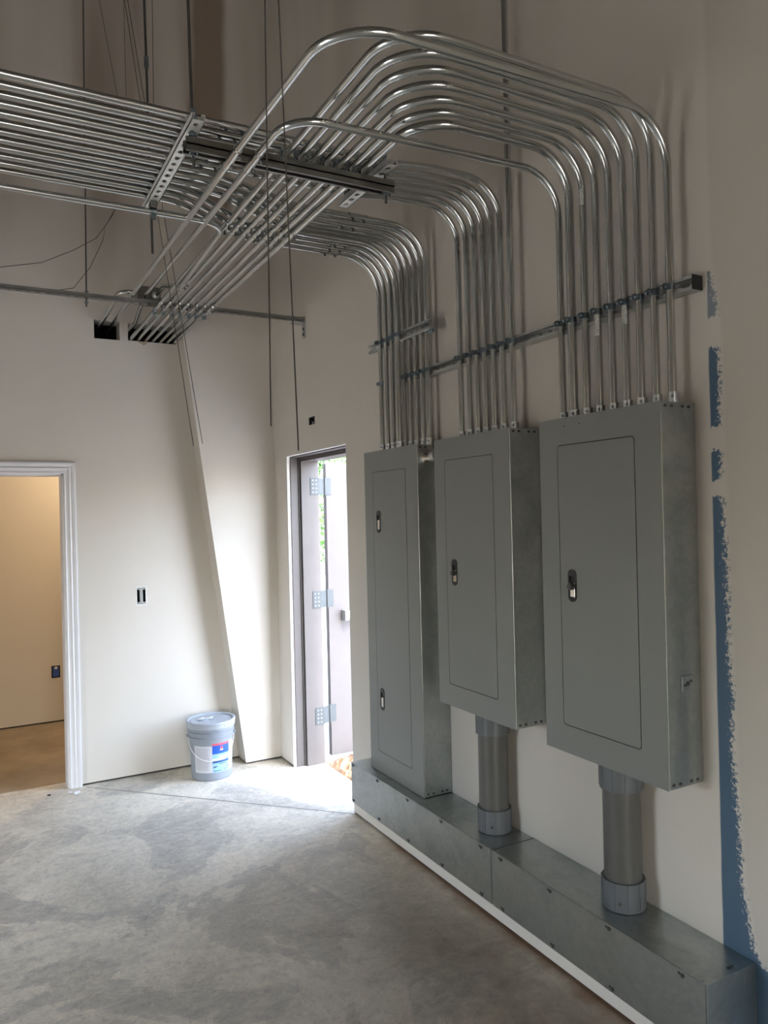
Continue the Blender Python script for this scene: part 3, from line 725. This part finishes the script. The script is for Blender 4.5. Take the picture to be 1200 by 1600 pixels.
# group over the right panel: nine
AY = [1.963, 1.909, 1.848, 1.792, 1.734, 1.676, 1.620, 1.563, 1.505]
TX = {7: -0.912, 6: -0.866, 5: -0.818, 4: -0.772, 3: -0.722, 2: -0.678, 1: -0.633}
for i, y in enumerate(AY):
    r = 0.0148 if i == 1 else 0.0117
    x0 = -0.0413 - r - 0.0008
    lb = f'bent conduit rising from the right panel, {ORD[i]} from the left there'
    G = 'conduits rising from the right panel'
    if i == 8:
        pts = [(x0, y, ZP), (x0, y, 2.792), (-1.098, y, 2.770), (-1.104, 2.18, 2.7815), (-1.104, 2.40, 2.7815), (-1.032, 4.25, 2.911), (-1.032, 5.30, 2.908)]
        t = conduit(lb, pts, [0.15, 0.16, 1.0, 1.0, 0.5], r, G); coupling_on(t, (-1.104, 2.268, 2.7815), (0, 1, 0), r, (1, 0, -1.0), 0.125)
    elif i == 0:
        pts = [(x0, y, ZP), (x0, y, 2.812), (-1.030, y, 2.786), (-1.037, 2.19, 2.7815), (-1.037, 2.40, 2.7815), (-0.962, 4.2, 2.917), (-0.962, 4.372, 2.922)]
        t = conduit(lb.replace('into the back wall', 'ending at the ceiling box'), pts, [0.15, 0.17, .3, 1.0, 0.5], r, G); coupling_on(t, (-1.037, 2.265, 2.7815), (0, 1, 0), r, (1, 0, -1), 0.125)
        t['label'] = 'low bent conduit from the right panel, first from the left, ending at a box'
    else:
        z = 2.848 + (r - 0.0117)
        pts = [(x0, y, ZP), (x0, y, z + 0.004), (TX[i], y, z), (TX[i] + 0.006, 5.30, z - 0.002)]
        t = conduit(lb, pts, [0.15, 0.15], r, G)
        strap_on(t, (TX[i], 2.318, z), (0, 1, 0), (0, 0, 1), r)
        coupling_on(t, (TX[i] + .002, 2.98, z), (0, 1, 0), r, (0.35, 0, -1), 0.10)
        strap_on(t, (TX[i] + .004, BY, z - 0.002), (0, 1, 0), (0, 0, -1), r)
        coupling_on(t, (TX[i] + .004, 4.17, z - .002), (0, 1, 0), r, (0.35, 0, -1), 0.09)
    connector_on(t, (x0, y, ZP), r, PO)
    strap_on(t, (x0, y, 2.298), (0, 0, 1), (-1, 0, 0), r)
    if i in (2, 3, 5):
        zz = {2: 2.66, 3: 2.22, 5: 2.23}[i]
        bm = bmesh.new(); d_, a_, b_ = frame_of((0, 0, 1))
        rr = r + 0.0006
        va = [[bm.verts.new((x0 + rr * math.cos(th), y + rr * math.sin(th), zz + dz)) for th in [math.radians(180 + s) for s in range(-20, 76, 12)]] for dz in (0, 0.07)]
        for k in range(len(va[0]) - 1): bm.faces.new((va[0][k], va[0][k + 1], va[1][k + 1], va[1][k]))
        s_ = link('sticker', bm, M['sticker'], t); s_['label'] = 'pale paper sticker'

# group over the middle panel: six, running left along the flat bank
BYs = [2.289, 2.347, 2.402, 2.455, 2.513, 2.572]
XEND = XL + 0.0
names_b = ['nearest', 'second nearest', 'third nearest', 'fourth nearest', 'fifth nearest', 'sixth nearest']
for i, y in enumerate(BYs):
    x0 = XW + 0.001
    pts = [(x0, y, ZP), (x0, y, 2.912), (-0.36, y, 2.910), (-0.53, y, 2.8915), (XEND, y, 2.8905)]
    t = conduit(f'conduit from the middle panel to the flat bank, {ORD[5 - i]} from the left at the panel', pts, [0.165, 0.5, 0.5], 0.0117, 'conduits rising from the middle panel')
    connector_on(t, (x0, y, ZP), 0.0117, PO)
    strap_on(t, (x0, y, 2.298), (0, 0, 1), (-1, 0, 0), 0.0117)
    strap_on(t, (-1.215, y, 2.8905), (1, 0, 0), (0, 0, 1), 0.0117)
    if i in (0, 1, 3, 4, 5): coupling_on(t, (-1.092 - 0.003 * (i % 2), y, 2.8905), (1, 0, 0), 0.0117, (0, -0.5, -1), 0.085)
    strap_on(t, (-0.550, y, 2.8915), (1, 0, 0), (0, 0, 1), 0.0117)
# straight riser to the ceiling
t = conduit('single straight conduit running up the wall to the ceiling beside the middle panel bends', [(XW + .001, 2.231, ZP), (XW + .001, 2.231, ZC - 0.002)], [], 0.0117)
connector_on(t, (XW + .001, 2.231, ZP), 0.0117, PO); strap_on(t, (XW + .001, 2.231, 2.298), (0, 0, 1), (-1, 0, 0), 0.0117)
# group over the left panel: back row of five on the wall strut, front row of four on the short strut
CB = [2.827, 2.875, 2.931, 2.984, 3.034]
CF = [3.004, 3.063, 3.119, 3.174]
for i, y in enumerate(CB):
    x0 = XW + 0.001; zr = 2.918
    ye, ze = {0: (2.630, 2.8905), 1: (2.688, 2.8905), 2: (2.746, 2.8905), 3: (2.7180, 2.9145), 4: (2.776, 2.9145)}[i]
    xk = {0: -0.66, 1: -0.68, 2: -0.70, 3: -0.62, 4: -0.66}[i]
    pts = [(x0, y, ZP), (x0, y, zr), (xk, y, zr), (xk - 0.40, ye, ze), (XEND, ye, ze)]
    t = conduit(f'conduit from the left panel, rear row against the wall, {ORD[4 - i]} from the left', pts, [0.165, 0.25, 0.25], 0.0117, 'conduits rising from the left panel')
    connector_on(t, (x0, y, ZP), 0.0117, PO)
    strap_on(t, (x0, y, 2.298), (0, 0, 1), (-1, 0, 0), 0.0117)
    if i < 3: strap_on(t, (-1.215, ye, ze), (1, 0, 0), (0, 0, 1), 0.0117)
    if i in (0, 2): coupling_on(t, (-0.385, y, zr), (1, 0, 0), 0.0117, (0, -0.5, -1), 0.085)
for i, y in enumerate(CF):
    r = 0.0148 if i == 0 else 0.0117
    x0 = -0.0878 - r - 0.0006; zr = 2.884
    ye, ze = {0: (2.834, 2.9145), 1: (2.804, 2.8905), 2: (2.862, 2.8905), 3: (2.920, 2.8905)}[i]
    xk = {0: -0.62, 1: -0.74, 2: -0.75, 3: -0.76}[i]
    pts = [(x0, y, ZP), (x0, y, zr), (xk, y, zr), (xk - 0.36, ye, ze), (XEND, ye, ze)]
    t = conduit(f'conduit from the left panel, front row standing proud, {ORD[3 - i]} from the left', pts, [0.19, 0.25, 0.25], r, 'conduits rising from the left panel')
    connector_on(t, (x0, y, ZP), r, PO)
    strap_on(t, (x0, y, 2.484), (0, 0, 1), (-1, 0, 0), r)
    if i == 3: strap_on(t, (x0, y, 2.29), (0, 0, 1), (-0.2, 1, 0), r)
    if i > 0: strap_on(t, (-1.215, ye, ze), (1, 0, 0), (0, 0, 1), r)
    if i > 0: coupling_on(t, (-0.36, y, zr), (1, 0, 0), r, (0, -0.5, -1), 0.085)
# lone conduit under the bank, turning back to the small box
t = conduit('lone lower conduit under the flat bank, turning towards the back wall', [(XEND, 2.885, 2.819), (-0.935, 2.885, 2.819), (-0.902, 3.75, 2.819), (-0.898, 4.15, 2.93), (-0.898, 4.372, 2.935)], [0.12, 0.3, 0.3], 0.0117)
strap_on(t, (-1.215, 2.885, 2.819), (1, 0, 0), (0, 0, -1), 0.0117)
bm = bmesh.new(); box(bm, (-1.228, 2.868, 2.8312), (-1.202, 2.902, 2.857), 0.002); link('beam_clamp', bm, M['strut_dark'], t)
coupling_on(t, (-0.9, 3.72, 2.82), (0.04, 1, 0), 0.0117, (1, 0, -1), 0.09)
# small ceiling box on the back strut and its two outgoing pieces
bt = thing('junction_box', 'small dark junction box resting on the back strut', 'junction box', (-0.93, 4.42, 2.898))
bm = bmesh.new(); box(bm, (-0.995, 4.372, 2.8985), (-0.868, 4.375, 2.985)); box(bm, (-0.995, 4.470, 2.8985), (-0.868, 4.473, 2.985)); box(bm, (-0.995, 4.33, 2.8985), (-0.868, 4.473, 2.901)); box(bm, (-0.995, 4.372, 2.8985), (-0.992, 4.473, 2.985)); box(bm, (-0.871, 4.372, 2.8985), (-0.868, 4.473, 2.985))
link('box_body', bm, M['strut_dark'], bt)
bm = bmesh.new(); cyl(bm, (-0.898, 4.345, 2.935), (-0.898, 4.372, 2.935), 0.018, 14); cyl(bm, (-0.898, 4.352, 2.935), (-0.898, 4.362, 2.935), 0.022, 8); link('locknut', bm, M['fitting'], bt)
conduit('short conduit with a hooked bend into the small left hole', [(-0.996, 4.44, 2.962), (-1.090, 4.44, 2.962), (-1.093, 4.62, 2.925), (-1.094, 5.30, 2.912)], [0.075, 0.2], 0.0117)
conduit('short offset conduit from the small box into the wide hole, left end', [(-0.935, 4.474, 2.93), (-0.935, 4.62, 2.93), (-0.917, 4.86, 2.902), (-0.914, 5.30, 2.899)], [0.2, 0.2], 0.0117)

# ------------------------------------------------------------------ electrical panels
def panel(which, y0, y1, z0, z1, door, latches, knob):
    t = thing('breaker_cabinet', which, 'breaker cabinet', (-0.07, (y0 + y1) / 2, z0))
    D = 0.146
    bm = bmesh.new()
    # tub: five sheets with folded look
    box(bm, (-D + 0.004, y0 + 0.001, z0 + 0.001), (-0.0008, y1 - 0.001, z1 - 0.001), 0.0012)
    b_ = link('tub', bm, M['sheet'], t); b_['label'] = 'bare galvanized box body'
    dy0, dy1, dz0, dz1 = door
    cy, cz = (dy0 + dy1) / 2, (dz0 + dz1) / 2; w, h = dy1 - dy0, dz1 - dz0
    outer = [(y0, z0), (y1, z0), (y1, z1), (y0, z1)]
    hole = [(cy + u, cz + v) for u, v in rrect(w, h, 0.012)]
    bm = bmesh.new(); plate(bm, outer, [hole], lambda u, v, d: (d, u, v), -D + 0.0025, -D)
    link('trim_cover', bm, M['panel'], t)
    bm = bmesh.new(); box(bm, (-D + 0.0038, y0 + 0.004, z0 + 0.004), (-D + 0.0026, y1 - 0.004, z1 - 0.004)); link('gasket', bm, M['black'], t)
    # door with slots for the latches
    inner = [(cy + u, cz + v) for u, v in rrect(w - 0.006, h - 0.006, 0.010)]
    slots = [[(ly + u, lz + v) for u, v in rrect(0.036, 0.104, 0.0178, 8)] for ly, lz in latches]
    bm = bmesh.new(); plate(bm, inner, slots, lambda u, v, d: (d, u, v), -D + 0.0022, -D - 0.0004)
    d_ = link('door', bm, M['panel'], t)
    for ly, lz in latches:
        bm = bmesh.new()
        plate(bm, [(ly + u, lz + v) for u, v in rrect(0.037, 0.105, 0.0182, 8)], [[(ly + u, lz - 0.004 + v) for u, v in rrect(0.024, 0.070, 0.006, 4)]], lambda u, v, d: (d, u, v), -D + 0.002, -D - 0.003)
        box(bm, (-D + 0.0026, ly - 0.016, lz - 0.048), (-D + 0.0021, ly + 0.016, lz + 0.048))
        l_ = link('latch', bm, M['black'], d_)
        bm = bmesh.new(); box(bm, (-D + 0.002, ly - 0.0105, lz - 0.037), (-D - 0.0022, ly + 0.0105, lz + 0.008), 0.001); s_ = link('latch_plate', bm, M['chrome'], l_) if False else None
        box_bm = bm; l2 = link('latch_slide', box_bm, M['chrome'], d_); l2['label'] = 'bright metal latch slide'
        if knob:
            bm = bmesh.new(); cyl(bm, (-D, ly, lz - 0.002), (-D - 0.012, ly, lz - 0.002), 0.012, 16); cyl(bm, (-D - 0.012, ly, lz - 0.002), (-D - 0.017, ly, lz - 0.002), 0.009, 16); k_ = link('lock', bm, M['screw'], d_); k_['label'] = 'dark round key lock'
    # knockout rivets on the side that shows
    for z in (z0 + 0.013, z1 - 0.012):
        for x in (-0.126, -0.100, -0.054, -0.029):
            bm = bmesh.new(); cyl(bm, (x, y0 + 0.001, z), (x, y0 - 0.0012, z), 0.0042, 8); box(bm, (x + 0.002, y0 + 0.001, z - 0.0035), (x + 0.0065, y0 - 0.0008, z + 0.0035)); link('rivet', bm, M['screw'], t)
    return t
p1 = panel('tall narrow-looking left gray breaker panel with two latches', 2.790, 3.283, 0.4315, 1.9635, (2.886, 3.200, 0.530, 1.866), [(3.146, 1.628), (3.149, 0.787)], False)
p1['label'] = 'tall left gray breaker panel with two latches, standing on the trough'
p2 = panel('x', 2.149, 2.646, 0.881, 1.9635, (2.246, 2.570, 0.968, 1.877), [(2.513, 1.424)], True)
p2['label'] = 'middle gray breaker panel with one latch, between the two others'
p3 = panel('x', 1.473, 1.982, 0.872, 1.9625, (1.567, 1.896, 0.962, 1.875), [(1.838, 1.42)], True)
p3['label'] = 'right gray breaker panel, nearest and largest in view'
bm = bmesh.new(); box(bm, (-0.087, 1.4735, 1.142), (-0.043, 1.468, 1.186), 0.001); sp = link('ground_plate', bm, M['sheet'], p3)
for x, z in ((-0.065, 1.164), (-0.052, 1.170), (-0.077, 1.160)):
    bm = bmesh.new(); cyl(bm, (x, 1.469, z), (x, 1.466, z), 0.0065 if x == -0.065 else 0.0035, 10); link('plate_screw', bm, M['screw'], sp)
for y, z in ((1.86, 1.935), (1.79, 1.935)):
    bm = bmesh.new(); cyl(bm, (-0.1455, y, z), (-0.1468, y, z), 0.0028, 8); link('cover_screw', bm, M['screw'], p3)
# nipple between left and middle panels
t = thing('conduit_nipple', 'bright short coupling joining the left and middle panels near their tops', 'conduit nipple', (-0.095, 2.72, 1.905))
bm = bmesh.new(); cyl(bm, (-0.095, 2.647, 1.906), (-0.095, 2.789, 1.906), 0.021, 20); link('pipe', bm, M['chrome'], t, smooth=0.6)
bm = bmesh.new(); cyl(bm, (-0.095, 2.772, 1.906), (-0.095, 2.7885, 1.906), 0.034, 20); ring(bm, (-0.095, 2.770, 1.906), (0, 1, 0), 0.021, 0.030, 0.006, 20); link('locknut', bm, M['chrome'], t, smooth=0.6)
bm = bmesh.new(); cyl(bm, (-0.095, 2.700, 1.906), (-0.095, 2.735, 1.906), 0.0245, 20); link('collar', bm, M['fitting'], t, smooth=0.6)

# ------------------------------------------------------------------ trough (two sections)
TD, TZ0, TZ1 = 0.198, 0.235, 0.431
def trough(label, y0, y1, ty, by):
    t = thing('wireway', label, 'wire trough', (-0.1, (y0 + y1) / 2, TZ0))
    bm = bmesh.new(); box(bm, (-TD + 0.003, y0 + 0.001, TZ0), (-0.0008, y1 - 0.001, TZ1 - 0.0012), 0.001); link('body', bm, M['sheet'], t)
    bm = bmesh.new(); box(bm, (-TD, y0 + 0.003, TZ0 - 0.003), (-TD + 0.0025, y1 - 0.003, TZ1 + 0.0005)); box(bm, (-TD, y0 + 0.016, TZ1 - 0.001), (-TD + 0.014, y1 - 0.016, TZ1 + 0.0008)); box(bm, (-TD, y0 + 0.003, TZ0 - 0.004), (-TD + 0.012, y1 - 0.003, TZ0 - 0.002)); c = link('front_cover', bm, M['sheet'], t)
    bm = bmesh.new(); box(bm, (-TD + 0.003, y0 - 0.002, TZ0 - 0.001), (-0.001, y0 + 0.001, TZ1 - 0.0005)); link('end_plate', bm, M['sheet'], t)
    for y, z in [(v, 0.4175) for v in ty] + [(v, 0.243) for v in by]:
        bm = bmesh.new(); cyl(bm, (-TD, y, z), (-TD - 0.004, y, z), 0.0058, 8); box(bm, (-TD, y + 0.007, z - 0.003), (-TD - 0.0006, y + 0.016, z + 0.0045)); link('screw', bm, M['screw'], c)
    return t
trough('galvanized wire trough section by the outside door, carrying the left panel', 2.243, 3.404, [3.379, 3.122, 2.844, 2.574, 2.303], [3.381, 3.112, 2.841, 2.572, 2.303])
t2 = trough('galvanized wire trough section nearest, ending at the lower right corner', 1.324, 2.239, [2.183, 1.921, 1.661, 1.397], [2.176, 1.912, 1.652, 1.390])
bm = bmesh.new(); box(bm, (-0.09, 1.340, TZ1 - 0.001), (-0.076, 1.347, TZ1 + 0.0004)); cyl(bm, (-0.072, 1.342, TZ1 - .001), (-0.072, 1.342, TZ1 + 0.002), 0.004, 8); link('top_screw', bm, M['screw'], t2)

def riser(label, x, y, ztop, grayer):
    t = thing('pipe_riser', label, 'pipe', (x, y, TZ1))
    z0 = TZ1 + 0.0002
    bm = bmesh.new(); cyl(bm, (x, y, z0 + 0.01), (x, y, ztop - 0.01), 0.0572, 40); link('pipe', bm, grayer, t, smooth=0.6)
    for a, b in ((z0, z0 + 0.088), (ztop - 0.075, ztop - 0.0005)):
        bm = bmesh.new()
        lathe(bm, [(0.0575, a), (0.0655, a), (0.0655, b), (0.0575, b), (0.0575, a)], (x, y, 0), 40)
        for k in range(10):
            th = 2 * PI * k / 10 + 0.35
            c = Vector((x + 0.066 * math.cos(th), y + 0.066 * math.sin(th), (a + b) / 2)); rad = Vector((math.cos(th), math.sin(th), 0)); tan = Vector((-rad.y, rad.x, 0))
            obox(bm, c, rad, tan, (0, 0, 1), 0.003, 0.003, b - a - 0.001)
        hb = link('hub', bm, M['pvc_hub'], t, smooth=0.5); hb['label'] = 'ribbed gray collar'
        if a == z0:
            th = math.atan2(CAM.y - y, CAM.x - x) - 0.15
            c = Vector((x + 0.0655 * math.cos(th), y + 0.0655 * math.sin(th), a + 0.03)); rad = Vector((math.cos(th), math.sin(th), 0))
            bm = bmesh.new(); cyl(bm, c, c + rad * 0.004, 0.005, 8); link('hub_screw', bm, M['chrome'], hb)
    return t
riser('gray plastic pipe between the middle panel and the trough', -0.074, 2.385, 0.881, M['pvc'])
riser('gray plastic pipe between the right panel and the trough', -0.074, 1.722, 0.872, M['pvc'])

# ------------------------------------------------------------------ paint bucket
bx, by_ = -0.505, 4.850
t = thing('paint_bucket', 'gray five gallon paint bucket on the floor by the leaning column', 'bucket', (bx, by_, 0))
t['label'] = 'gray plastic paint bucket with lid on the floor by the leaning column'
fc = Vector((CAM.x - bx, CAM.y - by_, 0)).normalized(); rgt = Vector((-fc.y, fc.x, 0))
def rad_at(z): return 0.127 + (0.1395 - 0.127) * z / 0.30
bm = bmesh.new()
lathe(bm, [(0, 0.0), (0.122, 0.0), (0.127, 0.004), (rad_at(0.262), 0.262), (0.147, 0.264), (0.148, 0.270), (0.1405, 0.274), (0.141, 0.292), (0.148, 0.294), (0.149, 0.302), (0.1415, 0.306), (0.1415, 0.318), (0.15, 0.320), (0.15, 0.328), (0.142, 0.332), (0.142, 0.352), (0, 0.352)], (bx, by_, 0), 56)
link('pail', bm, M['bucket'], t, smooth=0.5)
bm = bmesh.new()
lathe(bm, [(0.1445, 0.328), (0.1525, 0.328), (0.1535, 0.334), (0.1525, 0.352), (0.156, 0.354), (0.157, 0.362), (0.154, 0.368), (0.146, 0.369), (0.141, 0.366), (0.139, 0.356), (0.128, 0.355), (0.126, 0.358), (0, 0.358)], (bx, by_, 0), 56)
for k in range(14):
    th = 2 * PI * k / 14 + 0.1; rad = Vector((math.cos(th), math.sin(th), 0)); tan = Vector((-rad.y, rad.x, 0))
    obox(bm, Vector((bx, by_, 0.341)) + rad * 0.1528, rad, tan, (0, 0, 1), 0.003, 0.006, 0.020)
lathe(bm, [(0.034, 0.358), (0.034, 0.363), (0.028, 0.3645), (0, 0.3645)], (bx - 0.04, by_ + 0.02, 0), 24)
ld = link('lid', bm, M['lid'], t, smooth=0.5)
bm = bmesh.new()
rnd = random.Random(11)
for k in range(11):
    u = -0.085 + 0.075 * rnd.random() + k * 0.004; v = 0.01 + 0.045 * rnd.random()
    c = Vector((bx, by_, 0.3645)) + rgt * (u + 0.0) - fc * (v - 0.02)
    rr = 0.006 + 0.010 * rnd.random()
    q = [bm.verts.new(c + rgt * (rr * (0.7 + .5 * rnd.random()) * math.cos(a * PI / 5)) + fc * (rr * 0.8 * (0.7 + .5 * rnd.random()) * math.sin(a * PI / 5)) + Vector((0, 0, 0.0002 * k))) for a in range(10)]
    tp = bm.verts.new(c + Vector((0, 0, 0.004)))
    for a in range(10): bm.faces.new((q[a], q[(a + 1) % 10], tp))
sm = link('paint_smear', bm, M['white'], ld); sm['label'] = 'dried white paint smear'
# wrap-around label: patches on the pail's own curve
LM = [M['paper'], M['lab_blue'], M['lab_sky'], M['lab_navy'], M['lab_red'], M['white'], M['lab_ink'], M['lab_grey']]
bm = bmesh.new()
def patch(a0, a1, z0, z1, mi, off=0.0006, sl=0.0):
    n = max(2, int(abs(a1 - a0) / 4))
    lo = []; hi = []
    for k in range(n + 1):
        an = math.radians(a0 + (a1 - a0) * k / n); dr_ = fc * math.cos(an) + rgt * math.sin(an); dz = sl * k / n
        lo.append(bm.verts.new(Vector((bx, by_, z0 + dz)) + dr_ * (rad_at(z0 + dz) + off))); hi.append(bm.verts.new(Vector((bx, by_, z1 + dz)) + dr_ * (rad_at(z1 + dz) + off)))
    for k in range(n):
        f = bm.faces.new((lo[k], lo[k + 1], hi[k + 1], hi[k])); f.material_index = mi
patch(-50, 2, 0.052, 0.222, 0)
for z in [0.208 - 0.0085 * k for k in range(17)]: patch(-45, -45 + 34 + 8 * rnd.random(), z - 0.0012, z + 0.0012, 7, 0.0009)
patch(2, 52, 0.052, 0.222, 2); patch(52, 72, 0.052, 0.235, 5)
patch(2, 52, 0.222, 0.236, 4); patch(2, 52, 0.170, 0.223, 1, 0.0009); patch(2, 52, 0.112, 0.126, 3, 0.0009); patch(2, 40, 0.126, 0.140, 5, 0.0009)
patch(20, 44, 0.142, 0.147, 5, 0.0011); patch(16, 46, 0.153, 0.157, 5, 0.0011)
patch(24, 31, 0.199, 0.214, 4, 0.0012); patch(23, 32, 0.190, 0.197, 5, 0.0012)
for (a0, a1, z) in ((4, 16, 0.090), (4, 12, 0.084), (20, 44, 0.104), (5, 26, 0.062), (36, 44, 0.066), (46, 50, 0.085), (46, 50, 0.078)): patch(a0, a1, z - 0.002, z + 0.002, 6, 0.0012)
lbp = link('label', bm, None, t, mats=LM, smooth=True); lbp['label'] = 'blue and white paint label'
# wire bail and its ears
path = []
for k in range(25):
    an = math.radians(-82 + (166) * k / 24); sag = 0.268 - 0.135 * max(0.0, math.sin(PI * k / 24)) ** 0.8
    dr_ = fc * math.cos(an) + rgt * math.sin(an)
    path.append(Vector((bx, by_, sag)) + dr_ * (rad_at(0.2) + 0.010 + 0.006 * math.sin(PI * k / 24)))
bm = bmesh.new(); tube(bm, path, 0.0021, 8); bl = link('bail', bm, M['white'], t, smooth=True); bl['label'] = 'thin white wire handle'
for an in (-82, 84):
    a_ = math.radians(an); dr_ = fc * math.cos(a_) + rgt * math.sin(a_)
    bm = bmesh.new(); c = Vector((bx, by_, 0.272)) + dr_ * 0.1395; cyl(bm, c, c + dr_ * 0.018, 0.010, 12); link('ear', bm, M['bucket'], t)

# ------------------------------------------------------------------ outside
bm = bmesh.new(); box(bm, (-60, -60, -0.35), (80, 120, -0.05)); 
struct(link('ground', bm, M['ground']))
bm = bmesh.new(); box(bm, (0.22, 2.0, -0.2), (3.2, 9.0, -0.045)); struct(link('ground_pad', bm, M['pad']))
bm = bmesh.new()
rnd = random.Random(5)
nx, ny = 44, 26
gv = [[bm.verts.new((0.235 + 1.0 * i / nx, 4.20 + 0.62 * j / ny, -0.052 + (0.10 * max(0.0, math.sin(PI * i / nx)) ** 0.35 * max(0.0, math.sin(PI * j / ny)) ** 0.8) * (0.55 + 0.75 * rnd.random()))) for j in range(ny + 1)] for i in range(nx + 1)]
for i in range(nx):
    for j in range(ny): bm.faces.new((gv[i][j], gv[i + 1][j], gv[i + 1][j + 1], gv[i][j + 1]))
tag(link('dirt_pile', bm, M['dirt']), 'reddish loose dirt outside the open door', 'dirt', None, 'stuff')
def tree(x, y, h, cr, label, seed):
    rnd = random.Random(seed)
    t = thing('tree', label, 'tree', (x, y, -0.05), 'trees outside the door')
    bm = bmesh.new(); cyl(bm, (x, y, -0.1), (x + 0.1, y, h), 0.16, 10, 0.07); link('trunk', bm, M['bark'], t)
    bm = bmesh.new()
    for k in range(5200):
        while True:
            v = Vector((rnd.uniform(-1, 1), rnd.uniform(-1, 1), rnd.uniform(-1, 1)))
            if 0.15 < v.length < 1: break
        c = Vector((x, y, h)) + Vector((v.x * cr, v.y * cr, v.z * cr * 1.25)); 
        if c.z < 0.3: continue
        u = Vector((rnd.gauss(0, 1), rnd.gauss(0, 1), rnd.gauss(0, 1))).normalized(); w = u.orthogonal().normalized(); s = rnd.uniform(0.06, 0.13)
        bm.faces.new([bm.verts.new(c + p) for p in (u * s, w * s * 0.5, -u * s, -w * s * 0.5)])
    link('foliage', bm, M['leaf'], t, recalc=False)
tree(7.4, 20.0, 3.0, 2.5, 'bushy green tree seen through the door gap', 1)
tree(14.5, 22.0, 3.6, 2.8, 'green tree further right beyond the door', 2)

# ------------------------------------------------------------------ light
w = bpy.data.worlds.new('World'); scene.world = w; w.use_nodes = True
nt = w.node_tree; bg = nt.nodes['Background']
sky = nt.nodes.new('ShaderNodeTexSky'); sky.sky_type = 'NISHITA'; sky.sun_disc = False
sky.sun_elevation = math.radians(55); sky.sun_rotation = math.radians(200); sky.air_density = 1.0; sky.dust_density = 3.0; sky.ozone_density = 1.0
hs = nt.nodes.new('ShaderNodeHueSaturation'); hs.inputs['Saturation'].default_value = 0.8; nt.links.new(sky.outputs['Color'], hs.inputs['Color']); nt.links.new(hs.outputs['Color'], bg.inputs['Color']); bg.inputs['Strength'].default_value = 0.42
sd = bpy.data.lights.new('sun', 'SUN'); so = bpy.data.objects.new('sun', sd); COL.objects.link(so)
sd.energy = 0.5; sd.angle = math.radians(2); sd.color = (1.0, 0.95, 0.87)
so.rotation_euler = Vector((0.03, -0.62, 0.78)).to_track_quat('Z', 'Y').to_euler()
def portal(name, loc, rot, sx, sy):
    d = bpy.data.lights.new(name, 'AREA'); d.shape = 'RECTANGLE'; d.size = sx; d.size_y = sy; d.cycles.is_portal = True
    o = bpy.data.objects.new(name, d); COL.objects.link(o); o.location = loc; o.rotation_euler = rot
portal('portal_door', (0.215, (DY0 + DY1) / 2, DZ / 2), (0, math.radians(90), 0), DZ, DY1 - DY0)
portal('portal_front', (-2.2, YF - 0.1, 1.1), (math.radians(90), 0, 0), 2.4, 2.1)
portal('portal_left_fill', (XL - 0.1, 2.4, 1.05), (0, math.radians(-90), 0), 2.1, 1.4)  # sky sampling for the added opening in the left wall
pd = bpy.data.lights.new('hall_bulb', 'POINT'); pd.energy = 3.6; pd.color = (1.0, 0.82, 0.60); pd.shadow_soft_size = 0.06
po = bpy.data.objects.new('hall_bulb', pd); COL.objects.link(po); po.location = (-0.75, 6.1, 2.35)

scene.view_settings.view_transform = 'Standard'; scene.view_settings.look = 'None'
scene.view_settings.exposure = 3.1; scene.view_settings.gamma = 1.0; scene.view_settings.use_curve_mapping = False
cy = scene.cycles
cy.use_denoising = True; cy.max_bounces = 12; cy.diffuse_bounces = 8; cy.glossy_bounces = 4; cy.sample_clamp_indirect = 6.0
cy.caustics_reflective = False; cy.caustics_refractive = False
